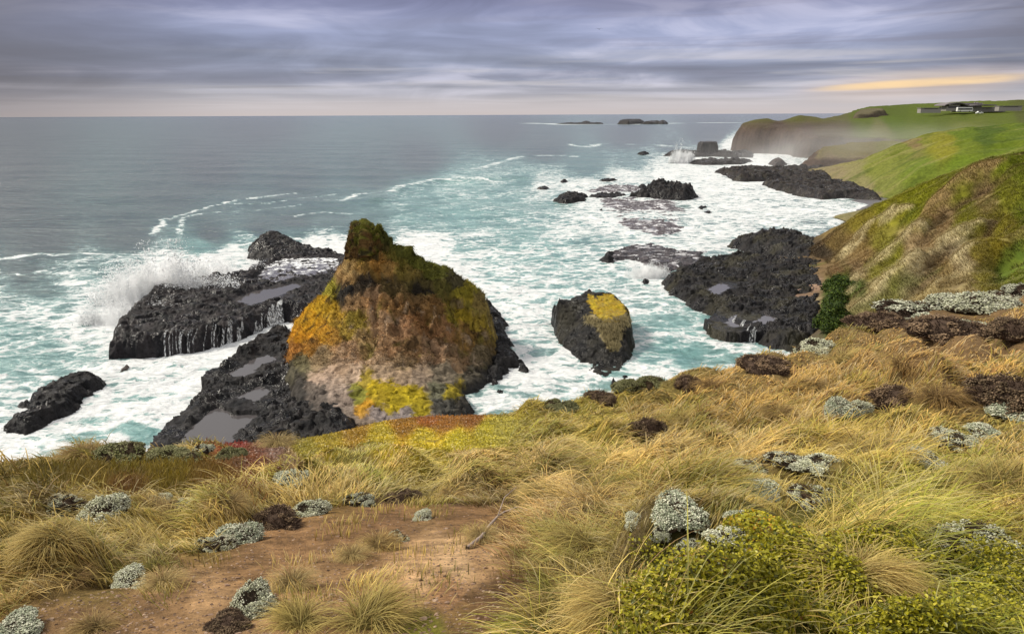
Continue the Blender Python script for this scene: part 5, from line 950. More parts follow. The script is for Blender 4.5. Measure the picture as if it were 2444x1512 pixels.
for k, a in {'silver': [(1, SIL, SIL2, BRN, .78), (2, SIL, SIL2, (.06, .045, .03), .70), (3, (.36, .39, .27), SIL2, BRN, .85)], 'mixed': [(4, SIL, (.44, .42, .32), (.055, .036, .024), .46), (5, (.34, .35, .25), SIL2, (.05, .034, .024), .52)],
             'brown': [(6, (.17, .115, .07), (.24, .165, .10), (.080, .053, .037), .45), (7, (.14, .10, .06), (.21, .145, .09), (.070, .046, .032), .36)], 'olive': [(8, OLV, OLV2, (.05, .04, .02), .80), (9, (.13, .135, .05), OLV2, (.05, .035, .02), .66)]}.items():
    PROTO[k] = [shrub_meshes(*q) for q in a]
# reference x, y (foot), width in reference units, height ratio, kind, label
SHRUBS = [
 (248,1240,92,.78,'silver','round silver cushion shrub with a dark base, on the left slope'),(158,1232,78,.55,'mixed','sparse grey brown shrub left of the round silver cushion'),(437,1222,50,.62,'silver','small silver shrub just right of a drooping tussock on the left slope'),(384,1198,44,.45,'silver','little pale silver shrub above a drooping tussock on the left slope'),
 (702,1164,66,.6,'silver','silver green shrub alone between red moss and pale grass'),(546,1100,66,.62,'olive','rounded grey green shrub at the edge, beside the red moss'),(455,1106,66,.5,'olive','pale olive shrub left of the rounded grey green one on the edge'),(392,1104,90,.45,'olive','dark olive brown shrub on the edge, left of the pale olive one'),(300,1102,110,.45,'olive','widest dark olive shrub on the left end of the edge'),(480,1082,50,.5,'mixed','straw tinted little shrub tucked behind the edge shrubs'),
 (735,1232,84,.60,'silver','silver shrub capping the upper end of the long dark brown shrub'),(655,1262,120,.50,'brown','long dark brown shrub lying along the top of the bare soil'),(575,1296,100,.55,'silver','silver shrub at the lower end of the long dark brown one'),(505,1316,74,.5,'mixed','thin grey shrub left of the silver one, at the soil edge'),(313,1398,84,.42,'silver','low silver shrub half hidden in grass at the left soil edge'),
 (600,1462,112,.72,'silver','tall pale silver shrub at the bottom, in front of the bare soil'),(550,1508,90,.5,'brown','dark brown shrub at the bottom, under the tall silver one'),(45,1516,90,.4,'silver','low silver shrub in the bottom left corner'),(1010,1241,54,.5,'silver','tiny silver shrub standing alone on the bare soil'),(1240,1212,46,.75,'brown','small dark brown shrub at the top right of the bare soil'),
 (865,1204,66,.45,'mixed','grey brown shrub on the upper rim of the bare soil'),(962,1198,74,.45,'brown','brown shrub with a few grey tips on the upper rim of the bare soil'),(945,1293,56,.5,'mixed','grey shrub behind the two tussocks on the bare soil'),
 (1942,840,84,.58,'silver','bright silver green dome shrub on the skyline of the slope against black rock'),(1820,890,110,.45,'brown','broad brown shrub on the slope edge left of the bright dome shrub'),(1502,938,66,.6,'olive','olive green shrub on the edge above the mossy stack'),(1562,924,62,.6,'olive','dark olive shrub right of the olive green one on the edge'),(1356,984,60,.55,'olive','grey olive shrub low on the edge, left of the dark strip'),(1432,962,74,.5,'brown','dark strip of shrub on the edge, left of the olive green one'),(1318,974,50,.5,'olive','smallest olive shrub at the left end of the edge row'),
 (1640,926,62,.75,'brown','blackish brown shrub in the notch of the slope edge'),(1545,1045,76,.75,'brown','dark brown round shrub alone in the pale mid slope grass'),(1998,996,68,.8,'silver','silver shrub, left one of a close pair on the right slope'),(2046,990,56,.75,'silver','silver shrub, right one of a close pair on the right slope'),(2130,985,110,.6,'brown','big brown grass choked shrub right of the silver pair'),
 (1962,1124,92,.42,'silver','flat silver shrub at the end of a low grey strip mid slope'),(1880,1116,80,.38,'mixed','low grey strip of shrub left of the flat silver one'),(1800,1128,66,.3,'mixed','thin low grey shrub farthest left in the mid slope strip'),(2420,1012,100,.45,'silver','silver shrub at the right frame edge, top of a long grey row'),(2200,1108,84,.45,'silver','silver shrub at the lower left end of a long grey row'),(2265,1078,84,.45,'silver','silver shrub second from the lower end of a long grey row'),(2335,1045,76,.5,'silver','pale rounded silver shrub near the top of a long grey row'),
 (2400,990,140,.65,'brown','large dark brown shrub at the right frame edge'),(2190,760,140,.30,'mixed','long dark shrub with a pale crust at the foot of the steep hillside'),(2330,748,135,.36,'silver','big pale crusted shrub right of the long dark one below the hillside'),(2260,800,150,.38,'brown','wide dark brown shrub below the pale crusted one'),(2310,800,84,.42,'silver','small silver patch shrub among the wide dark brown ones'),(2430,820,110,.5,'brown','dark brown shrub at the right edge below the hillside'),(2405,716,76,.45,'mixed','silver and brown shrub high at the right on the slope edge'),(2100,790,120,.4,'brown','flat dark brown shrub left of the long crusted one'),(2440,704,70,.5,'mixed','grey brown shrub highest at the right frame edge'),
 (1612,1262,128,.58,'silver','largest silver shrub near the viewer, above the leafy green bush'),(1515,1252,56,.6,'silver','small silver shrub left of the largest silver one'),(1575,1298,50,.9,'silver','upright little silver shrub below the largest silver one'),(1772,1262,78,.6,'silver','silver shrub deep in the yellow leaved bush'),(1752,1318,104,.42,'silver','whitish silver shrub just above the green leafy bush'),(1645,1326,60,.6,'silver','grey silver shrub in bare brown twigs below the largest one'),(1800,1190,96,.36,'silver','silver crust shrub along the top of the yellow leaved bush'),(1938,1206,94,.6,'mixed','brownish grey domed shrub right of the yellow leaved bush'),(2330,1320,150,.5,'mixed','grey shrub smothered by grass near the right edge')]
SHRUB_SPOTS = []
def place_shrubs():
    P, ok = ground_at([s[0] for s in SHRUBS], [min(s[1], 1560) for s in SHRUBS]); r = np.random.default_rng(5); used = {}
    for (px, py, w, hr, kind, lab), p, k in zip(SHRUBS, P, ok):
        if not k: # foot sits at the brow: put it on the edge
            az = math.atan2(*ray(px, py)[:2]); R = np.interp(az, E_AZ, E_R); p = np.array([R*math.sin(az), R*math.cos(az), 0]); p[2] = float(hA(p[0:1], p[1:2])[0])
        dist = math.hypot(p[0], p[1]); s = w/2/FPX*math.hypot(dist, CAMZ-p[2])*1.22
        fx = p[0]*(1+s*.5/dist); fy = p[1]*(1+s*.5/dist); fz = float(hA(np.array([fx]), np.array([fy]))[0])
        pr = PROTO[kind]; i = used.get(kind, 0); used[kind] = i+1; mt, ms = pr[i % len(pr)]
        e = empty('shrub', (fx, fy, fz+0.05*s), r.uniform(0, 6.28)); e.scale = (s, s*r.uniform(.8, 1.0), s*hr/.74); tag(e, lab, 'shrub', 'cushion shrubs on the near slope')
        obj('foliage', mt, M_TIP, e); obj('stems', ms, M_STEM, e)
        SHRUB_SPOTS.append((fx, fy, s*.9))
place_shrubs()
# ------------------------------------------------------------------ leafy bushes and ground cover
M_LEAF = mat_leafy('fleshy_leaf', 0.28, 0.42, 0.4, 0.05)
def leaves(P, N, size, col, r):
    """small oval folded leaves at P facing roughly N"""
    n = len(P); a = r.normal(size=(n, 3)); a -= (a*N).sum(1)[:, None]*N; a /= np.linalg.norm(a, axis=1)[:, None]+1e-9; b = np.cross(N, a)
    pr = [(-.5, 0, 0), (-.15, .30, .10), (.30, .26, .08), (.55, 0, -.06), (.30, -.26, .08), (-.15, -.30, .10), (.05, 0, 0)]
    V = np.stack([P+size[:, None]*(u*a+v*b+w*N) for u, v, w in pr], 0).reshape(-1, 3); i = np.arange(n); I = [i+k*n for k in range(7)]
    F = np.concatenate([np.stack([I[0], I[6], I[2], I[1]], 1), np.stack([I[6], I[3], I[2], I[2]], 1)[:, :4], np.stack([I[0], I[5], I[4], I[6]], 1), np.stack([I[6], I[4], I[3], I[3]], 1)])
    F3 = np.concatenate([F[:, [0, 1, 2]], F[:, [0, 2, 3]]]); F3 = F3[(F3[:, 0] != F3[:, 1]) & (F3[:, 1] != F3[:, 2]) & (F3[:, 0] != F3[:, 2])]
    return V, F3, np.tile(col, (7, 1))
def leafcol(n, r, pal, w):
    c = np.array(pal)[r.choice(len(pal), n, p=np.array(w)/sum(w))]; return c*r.uniform(.7, 1.3, (n, 1))
YEL = [(.55, .48, .03), (.42, .40, .03), (.55, .32, .03), (.12, .15, .02), (.14, .08, .04)]
GRN = [(.34, .31, .02), (.50, .44, .03), (.12, .12, .012), (.60, .52, .08), (.36, .12, .02)]
def bush(px, py, w, hr, n, pal, wts, size, label, seed):
    r = np.random.default_rng(seed); p = ground_at(px, py)[0][0]; dist = math.hypot(p[0], p[1]); s = w/2/FPX*math.hypot(dist, CAMZ-p[2]); fx, fy = p[0]*(1+s*.5/dist), p[1]*(1+s*.5/dist)
    e = empty('leafy_bush', (fx, fy, float(hA(np.array([fx]), np.array([fy]))[0]))); tag(e, label, 'bush', 'low leafy bushes near the viewer')
    th = r.uniform(0, 6.28, n); q = np.sqrt(r.uniform(0, 1, n))*(1+.18*np.sin(3*th+seed)+.1*np.sin(5*th)); x = s*q*np.cos(th); y = s*.85*q*np.sin(th)
    dome = np.sqrt(np.clip(1-(q/1.25)**2, 0, 1)); lum = fbm((x+fx)*5, (y+fy)*5, seed, 3); hgt = s*hr*(dome*.8+.45*lum)
    g = hA(x+fx, y+fy)-e.location.z; z = g+np.maximum(hgt, .015)-np.abs(r.normal(0, .10, n))*s*hr
    N = np.stack([x/s*.6, y/s*.6, np.full(n, .9)], 1)+r.normal(0, .5, (n, 3)); N /= np.linalg.norm(N, axis=1)[:, None]
    V, F, C = leaves(np.stack([x, y, z], 1), N, size*r.uniform(.6, 1.3, n), leafcol(n, r, pal, wts), r)
    obj('foliage', new_mesh('foliage', V, F, {'Col': C}, smooth=False), M_LEAF, e)
    m = n//12; rt = np.stack([x[:m]*.9, y[:m]*.9, g[:m]-.01], 1); V, F, C = blades(rt, r.uniform(-3, 3, m), np.maximum(hgt[:m], .02)*1.1, r.uniform(0, .4, m), r.uniform(.3, .9, m), np.full(m, .003), np.tile((.10, .06, .035), (m, 1)), 3)
    obj('stems', new_mesh('stems', V, F, {'Col': C}), M_STEM, e)['kind'] = 'stuff'
BUSH = [(1850,1290,210,.42,4200,YEL,(5,4,3,2,1),.027,'yellow and orange leaved low bush between silver shrubs',1),(1870,1440,225,.32,5600,GRN,(4,5,4,1.2,.25),.023,'densest green leafy bush at the bottom right, glossy rounded leaves',2),(1640,1365,230,.28,3000,YEL,(2,4,1.2,3,3),.022,'sparse reddish and olive leaved bush below the largest silver shrub',3),(1560,1530,330,.24,3600,GRN,(4,4,4,2,.3),.021,'low leafy bush at the bottom edge under the pale laid grass',4),(1990,1300,150,.32,1800,YEL,(5,5,1,2,1),.024,'small yellow green bush right of the orange leaved one',6)]
for b in BUSH: bush(*b)
def ground_cover():
    r = np.random.default_rng(31); n = 90000; px = r.uniform(1330, 2560, n); py = r.uniform(1270, 1600, n); m = inpoly(px+30*pn(px/60, py/60), py+20*pn(px/50, py/50, 5), GREEN); px, py = px[m][:34000], py[m][:34000]
    P, ok = ground_at(px, py); P = P[ok]; px = px[ok]; n = len(P); dens = fbm(P[:, 0]*2.2, P[:, 1]*2.2, 4., 3); k = (dens > -.28) & ((px > 1850) | (r.uniform(size=n) < .35)); P = P[k]; dens = dens[k]; n = len(P)
    P = P+np.stack([0*dens, 0*dens, np.clip(.03+.10*dens, .005, .1)+r.uniform(0, .06, n)], 1); N = r.normal(0, .55, (n, 3))+np.array([0, 0, 1]); N /= np.linalg.norm(N, axis=1)[:, None]
    V, F, C = leaves(P, N, r.uniform(.011, .022, n), leafcol(n, r, [(.29, .27, .014), (.42, .38, .02), (.10, .105, .01), (.52, .45, .05)], (5, 4, 3, .8)), r)
    o = obj('ground_cover', new_mesh('ground_cover', V, F, {'Col': C}, smooth=False), M_LEAF); tag(o, 'bright green leafy ground cover in the bottom right corner', 'ground cover', kind='stuff')
ground_cover()
# carpet of succulent moss at the brow
def carpet():
    r = np.random.default_rng(33); n = 60000; px = r.uniform(540, 1260, n); py = r.uniform(986, 1130, n); m = inpoly(px, py, MOSS); P, ok = ground_at(px[m], py[m]); P = P[ok]; n = len(P)
    c = soil_col(P[:, 0], P[:, 1], P[:, 2]); c = c*(1+.75*sstep(.45, .72, c[:, 1:2]/c[:, :1]))*r.uniform(.7, 1.35, (n, 1)); V, F, C = leaves(P+np.array([0, 0, .02])+r.uniform(0, .035, (n, 1))*np.array([0, 0, 1]), (lambda q: q/np.linalg.norm(q, axis=1)[:, None])(r.normal(0, .32, (n, 3))+np.array([0, -.2, .8])), r.uniform(.03, .06, n), c, r)
    o = obj('moss', new_mesh('moss', V, F, {'Col': C}, smooth=False), M_LEAF); tag(o, 'yellow carpet of low succulent moss with a red orange rim at the brow', 'moss', kind='stuff')
carpet()
# ------------------------------------------------------------------ tussocks that stand out
def tussock_mesh(seed, n, c0, c1, L, lean, droop, rad, upright=.35):
    r = np.random.default_rng(seed); ph = r.uniform(0, 6.28, n); q = np.sqrt(r.uniform(0, 1, n))*rad; x = q*np.sin(ph); y = q*np.cos(ph)
    hd = ph+r.normal(0, .85, n); hd = np.where(r.uniform(size=n) < lean, r.normal(math.pi/2, .45, n), hd)
    g = r.uniform(.6, 1.35, (n, 1))*np.where(r.uniform(size=(n, 1)) < .2, np.array((.5, .42, .4)), 1.0); V, F, C = blades(np.stack([x, y, 0*x-.02], 1), hd, L*r.uniform(.35, 1.25, n), r.uniform(0, upright, n)+q/rad*.3, r.uniform(droop-.5, droop+.3, n), r.uniform(.0022, .0048, n), np.array(c0)*g*.6, 7, np.array(c1)*g*np.array((1.38, 1.3, 1.05)), lambda a, b: 0*a-.06, r.uniform(-.8, .8, n))  # root colour darkened: shade in the tussock's heart is painted in
    return new_mesh('tussock', V, F, {'Col': C})
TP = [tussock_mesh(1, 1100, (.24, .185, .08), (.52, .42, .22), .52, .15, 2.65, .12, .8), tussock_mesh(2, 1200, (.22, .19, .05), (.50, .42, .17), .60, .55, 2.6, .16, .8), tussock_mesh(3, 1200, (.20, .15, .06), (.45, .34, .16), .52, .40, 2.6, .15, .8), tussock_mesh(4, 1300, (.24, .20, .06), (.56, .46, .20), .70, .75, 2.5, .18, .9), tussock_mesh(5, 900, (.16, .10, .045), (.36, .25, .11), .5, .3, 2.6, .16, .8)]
TUSS = [(700,1405,112,0,'pale round tussock standing alone in the middle of the bare soil'),(842,1335,84,0,'grey straw tussock, left one of two on the bare soil'),(905,1310,120,2,'browner tussock, right one of two on the bare soil'),(880,1500,230,1,'largest golden tussock at the bottom, with a dark heart'),(715,1500,160,1,'green gold tussock right of the tall silver shrub at the bottom'),(225,1508,120,2,'olive tussock with a dark heart at the bottom left'),(392,1402,96,0,'straw tussock hanging over the left rim of the bare soil'),(360,1222,110,2,'drooping olive tussock between two silver shrubs on the left slope'),
 (545,1212,130,2,'dark hearted tussock above the long brown shrub'),(170,1390,110,4,'brown hearted tussock on the left slope'),(310,1335,140,3,'long combed tussock sweeping down the left slope'),(130,1300,130,3,'broad golden tussock on the left slope near the frame edge'),(410,1270,150,3,'arching yellow tussock right of the round silver cushion'),(665,1070,90,0,'pale tussock on the brow beside the red moss'),(1030,1062,30,0,'tiny cream tussock alone on the yellow moss'),(200,1098,130,2,'dark olive tussock crowning the left end of the brow'),
 (1730,1130,150,4,'brown mounded tussock mid slope under a pale sweep of grass'),(1480,1190,110,4,'dark hearted tussock above the largest silver shrub'),(1610,1180,110,4,'brown tussock left of the low grey shrub strip'),(1400,1330,220,1,'great fringed tussock hanging over the right end of the bare soil'),(1480,1480,240,3,'pale wind laid tussock at the bottom centre'),(2050,1400,230,3,'long stemmed tussock sweeping over the green leafy bush'),(1700,930,110,4,'brown humped tussock on the slope edge'),(1640,1010,100,3,'straw tussock right of the lone dark shrub'),
 (1860,1000,120,2,'olive tussock in the middle of the right slope'),(2060,1090,130,3,'golden tussock above the flat silver shrub'),(2240,960,150,4,'rusty tussock beside the large brown shrub at the right'),(2380,1170,190,1,'tall grassy tussock below the long grey row at the right edge'),(1930,930,110,2,'humped tussock above the silver pair on the right slope'),(1150,1290,90,0,'thin straw tussock by the dead branch'),(1290,1190,100,3,'pale tussock above the dead branch'),(1080,1190,90,2,'low olive tussock on the upper rim of the bare soil'),
 (2160,880,120,4,'copper coloured tussock high on the right slope'),(2020,870,110,3,'golden tussock near the bright dome shrub')]
def place_tussocks():
    r = np.random.default_rng(8); P, ok = ground_at([t[0] for t in TUSS], [min(t[1], 1555) for t in TUSS]); W = wind(P[:, 0], P[:, 1])
    for (px, py, w, k, lab), p, hd in zip(TUSS, P, W):
        dist = math.hypot(p[0], p[1]); s = w/FPX*math.hypot(dist, CAMZ-p[2])/(.85 if k == 0 else 1.05)
        o = obj('tussock', TP[k], M_GRASS, None, (p[0]*(1+.1*s/dist), p[1]*(1+.1*s/dist), p[2]-.01)); o.scale = (s, s, s*(1.0 if k == 0 else .9)); o.rotation_euler = (0, 0, math.pi/2-(hd if k else -2.6)); tag(o, lab, 'grass tussock', 'distinct grass tussocks on the near slope')
        SHRUB_SPOTS.append((p[0], p[1], .12*s))
place_tussocks()
build_grass()
# ------------------------------------------------------------------ dead branch
def branch():
    pts = [(1115,1310),(1150,1292),(1168,1272),(1188,1252),(1205,1240),(1235,1236),(1280,1234)]; P, ok = ground_at([p[0] for p in pts], [p[1] for p in pts]); P[:, 2] += np.array([.01, .04, .06, .07, .07, .06, .03])
    r = np.interp(np.arange(7), [0, 6], [.013, .006]); V, F = tube(P, r, 6); m = mat_plain('dead_wood', (.33, .26, .22), .85, .2, .3, 20)
    e = empty('dead_branch', tuple(P[0])); tag(e, 'bleached bare dead branch lying on the right side of the bare soil', 'branch'); V0 = V-P[0]; obj('limb', new_mesh('limb', V0, F), m, e)
    Q = np.array([P[3], P[3]+np.array([.05, .10, .10]), P[3]+np.array([.14, .20, .13])])-P[0]; V, F = tube(Q, [.006, .004, .002], 5); obj('twig', new_mesh('twig', V, F), m, e)
    Q = np.array([P[4], P[4]+np.array([.10, -.03, .06]), P[4]+np.array([.22, -.10, .04])])-P[0]; V, F = tube(Q, [.006, .004, .002], 5); obj('twig', new_mesh('twig', V, F), m, e)
branch()
# gravel on the bare soil
def gravel():
    r = np.random.default_rng(3); n = 9000; px = r.uniform(0, 1310, n); py = r.uniform(1205, 1540, n); m = inpoly(px, py, DIRT); P, ok = ground_at(px[m], py[m]); P = P[ok]; VV = []; FF = []; CC = []; off = 0
    pal = np.array([(.30, .20, .14), (.20, .13, .085), (.34, .24, .17), (.12, .075, .05)])
    for p in P[:3200]:
        s = r.uniform(.003, .009)*(1 if r.uniform() > .06 else 2.0); v = ICO_V*s*np.array([1, r.uniform(.6, 1), r.uniform(.4, .7)])+r.normal(0, s*.15, (12, 3))+p; VV.append(v); FF.append(ICO_F+off); off += 12; CC.append(np.tile(pal[r.integers(4)]*r.uniform(.8, 1.2), (12, 1)))
    o = obj('gravel', new_mesh('gravel', np.concatenate(VV), np.concatenate(FF), {'Col': np.concatenate(CC)}, smooth=False), mat_vcol('gravel_stone', .9, .2, 20, .2, .01, 40)); tag(o, 'small reddish gravel strewn over the bare soil', 'gravel', kind='stuff')
gravel()
# ------------------------------------------------------------------ grass hanging on the small stack
def hang():
    x, y, z, _ = SM; r = np.random.default_rng(2); n = len(x); c0 = np.tile((.13, .115, .05), (n, 1))*r.uniform(.7, 1.4, (n, 1)); c1 = np.tile((.34, .28, .15), (n, 1))*r.uniform(.7, 1.3, (n, 1))
    V, F, C = blades(np.stack([x, y, z+.05], 1), r.normal(math.pi, .5, n), r.uniform(.5, 1.2, n), r.uniform(.6, 1.3, n), r.uniform(2.6, 3.1, n), r.uniform(.02, .045, n), c0, 4, c1)
    o = obj('grass', new_mesh('hanging_grass', V, F, {'Col': C}), M_GRASS, SM[3]); o.name = 'hanging_grass'
hang()
def stack_turf():
    X, Y, Z, px, py, d = STACK_G['xyz']; col = STACK_G['col']; r = np.random.default_rng(6); m = np.nonzero((py < 870) & (d > .6) & (Y < 95))[0]; m = r.choice(m, 26000); n = len(m)
    x, y, z = X[m]+r.normal(0, .1, n), Y[m]+r.normal(0, .1, n), Z[m]; c = col[m]*r.uniform(.55, 1.35, (n, 1)); c = c*1.25; c = np.where(r.uniform(size=(n, 1)) < .16, c*np.array((.5, .5, .4)), c)
    down = np.where(px[m] < 830, -2.3, np.where(px[m] > 1050, 1.9, 3.1)); V, F, C = blades(np.stack([x, y, z-.03], 1), down+r.normal(0, .7, n), r.uniform(.18, .5, n), r.uniform(.1, .8, n), r.uniform(1.2, 2.4, n), r.uniform(.02, .055, n), c*.75, 3, c*1.2)
    W, nv, kc = STACK_G['knob']; kk = r.choice(np.nonzero(nv[:, 2] > -.3)[0], 3500); n2 = len(kk); c2 = kc[kk]*r.uniform(.7, 1.7, (n2, 1)); V2, F2, C2 = blades(W[kk], np.arctan2(nv[kk, 0], nv[kk, 1])+r.normal(0, .8, n2), r.uniform(.12, .4, n2), r.uniform(.2, 1., n2), r.uniform(1.4, 2.6, n2), r.uniform(.02, .05, n2), c2*.8, 3, c2*1.2)
    F = np.concatenate([F, F2+len(V)]); V = np.concatenate([V, V2]); C = np.concatenate([C, C2])
    o = obj('turf', new_mesh('turf', V, F, {'Col': C}), M_GRASS, STACK); o['kind'] = 'stuff'
stack_turf()
# ------------------------------------------------------------------ buildings on the far plateau
def box(x0, x1, y0, y1, z0, z1):
    V = np.array([(x, y, z) for z in (z0, z1) for y in (y0, y1) for x in (x0, x1)], float); F = np.array([(0, 2, 3, 1), (4, 5, 7, 6), (0, 1, 5, 4), (2, 6, 7, 3), (0, 4, 6, 2), (1, 3, 7, 5)]); return V, F
def join(*ms):
    V = []; F = []; o = 0
    for v, f in ms: V.append(v); F.append(f+o); o += len(v)
    return np.concatenate(V), np.concatenate(F)
def sheet(xs, zs, y0, y1, th):
    n = len(xs); V = []; 
    for x, z in zip(xs, zs): V += [(x, y0, z), (x, y1, z), (x, y1, z+th), (x, y0, z+th)]
    F = []
    for i in range(n-1):
        for k in range(4): F.append((i*4+k, i*4+(k+1) % 4, i*4+4+(k+1) % 4, i*4+4+k))
    F += [(0, 3, 2, 1), ((n-1)*4, (n-1)*4+1, (n-1)*4+2, (n-1)*4+3)]; return np.array(V, float), np.array(F)
M_WALL = mat_plain('pale_wall', (.30, .28, .26)); M_ROOF = mat_plain('grey_roof', (.19, .17, .17)); M_GLASS = mat_plain('dark_glass', (.03, .03, .035), .2, .5); M_WHITEP = mat_plain('white_paint', (.8, .8, .78), .5); M_TYRE = mat_plain('black_rubber', (.02, .02, .02))
def bxy(px, py, Y): return at_y(px, py, Y)
Yb = 700.0; U = Yb/FPX/math.cos(PITCH)*1.0                    # metres per reference unit out there
def far_building():
    o = bxy(2300, 256.5, Yb); e = empty('visitor_building', tuple(o)); tag(e, 'long low far building with two wavy grey roofs on the headland top', 'building')
    u = U
    obj('wall', new_mesh('wall', *join(box(-38*u, -8*u, 0, 12, -3, 2.2*u), box(-8*u, 100*u, 4, 14, -4, 1.0*u)), smooth=False), M_WALL, e)
    xs = np.linspace(-46, 8, 12); zs = np.interp(xs, [-46, -40, -20, -8, 8], [3.4, 6.2, 8.6, 8.2, 2.6])*u; obj('roof', new_mesh('roof', *sheet(xs*u, zs, -3, 15, .9), smooth=False), M_ROOF, e)
    xs = np.linspace(4, 70, 16); zs = (2.2+2.2*np.sin(np.clip((xs-10)/60, 0, 1)*2.6))*u; obj('roof', new_mesh('roof', *sheet(xs*u, zs, -2, 16, .8), smooth=False), M_ROOF, e)
    xs = np.linspace(-6, 66, 8); zs = (8.0+0*xs)*u; obj('roof', new_mesh('roof', *sheet(xs*u, zs, 16, 24, .7), smooth=False), mat_plain('pale_roof', (.33, .29, .31)), e)
    obj('wall', new_mesh('wall', *box(-5*u, 66*u, 17.5, 23, -3, 7.9*u), smooth=False), M_WALL, e)
    w = obj('window', new_mesh('window', *box(-34*u, -9*u, -.12, -.01, 2.6*u-1.5, 5.5*u-1.3), smooth=False), M_GLASS, e)
    obj('wall', new_mesh('wall', *box(-33*u, -8*u, 0.2, 11, 2.2*u, 6.2*u), smooth=False), M_WALL, e)
    for q in (50, 56): obj('chimney', new_mesh('chimney', *box(q*u, (q+1.6)*u, 18, 20, 8.0*u, 11.5*u), smooth=False), M_ROOF, e)
far_building()
def low_building(px, py, w, h, Y, label, cat='building'):
    o = bxy(px, py, Y); e = empty('outbuilding', tuple(o)); tag(e, label, cat); u = U
    obj('wall', new_mesh('wall', *box(-w/2*u, w/2*u, 0, 6, -3, h*u), smooth=False), M_WALL, e); obj('roof', new_mesh('roof', *box(-w/2*u-.4, w/2*u+.4, -.5, 6.5, h*u, h*u+.45), smooth=False), M_ROOF, e); obj('window', new_mesh('window', *box(-w/3*u, w/3*u, -.1, -.01, h*u*.35, h*u*.75), smooth=False), M_GLASS, e)
low_building(2222, 261.5, 44, 2.6, 690, 'thin pale outbuilding left of the wavy roofed building'); low_building(2412, 256.5, 50, 2.4, 690, 'low dark outbuilding right of the wavy roofed building')
def vehicle(name, cat, px, py, L, H, label, bus):
    o = bxy(px, py, 668); e = empty(name, tuple(o)); tag(e, label, cat); n = 9
    prof = [(-L/2, .45), (-L/2, H*.93), (-L/2+.3, H), (L/2-.5, H), (L/2, H*.72 if bus else H*.55), (L/2, .45)] if bus else [(-L/2, .4), (-L/2, H*.6), (-L*.36, H*.64), (-L*.26, H), (L*.18, H), (L*.30, H*.66), (L/2, H*.58), (L/2, .4)]
    k = len(prof); V = np.array([(x, y, z) for y in (0, 2.2) for x, z in prof]); me = bpy.data.meshes.new('body'); me.from_pydata([tuple(v) for v in V], [], [list(range(k)), list(range(2*k-1, k-1, -1))]+[[i, i+k, (i+1) % k+k, (i+1) % k][::-1] for i in range(k)]); obj('body', me, M_WHITEP, e)
    if bus: obj('window', new_mesh('window', *box(-L/2+.6, L/2-.5, -.06, -.005, H*.42, H*.78), smooth=False), M_GLASS, e)
    else: obj('window', new_mesh('window', *box(-L*.24, L*.16, -.06, -.005, H*.66, H*.92), smooth=False), M_GLASS, e)
    for xx in (-L*.3, L*.3):
        a = np.linspace(0, 2*math.pi, 13)[:-1]; V = np.concatenate([[(xx+.45*math.cos(t), yy, .42+.45*math.sin(t)) for t in a] for yy in (-.05, .3)]); me = bpy.data.meshes.new('wheel'); me.from_pydata([tuple(v) for v in V], [], [list(range(12))[::-1], list(range(12, 24))]+[[i, (i+1) % 12, (i+1) % 12+12, i+12] for i in range(12)]); obj('wheel', me, M_TYRE, e)
vehicle('bus', 'bus', 2303, 266.8, 13.5, 3.8, 'white bus with a dark window band parked below the far building', True); vehicle('parked_car', 'car', 2339, 271.8, 5.6, 2.2, 'white parked car just right of and below the bus', False)
# ------------------------------------------------------------------ a gull far out
def gull():
    p = at_y(1430, 70, 260); e = empty('seabird', tuple(p)); tag(e, 'tiny dark seabird gliding high in the sky', 'bird'); m = mat_plain('bird_feather', (.08, .08, .09))
    V, F = tube([(0, -.55, 0), (0, -.3, .02), (0, .1, .03), (0, .4, .02), (0, .55, 0)], [.02, .09, .13, .09, .03], 8); obj('body', new_mesh('body', V, F), m, e)
    for s in (-1, 1):
        V = np.array([(s*a, b, c) for a, b, c in ((.08, -.18, .05), (.08, .2, .05), (.7, .28, .25), (.7, .0, .25), (1.35, .12, .12), (1.35, .0, .12), (.08, 0, .10), (.7, .13, .28))]); F = np.array([(0, 3, 7, 6), (6, 7, 2, 1), (3, 5, 4, 7), (7, 4, 2, 2)]); F = np.concatenate([F[:, :3], F[:3][:, [0, 2, 3]]]); obj('wing', new_mesh('wing', V, F), m, e)
gull()
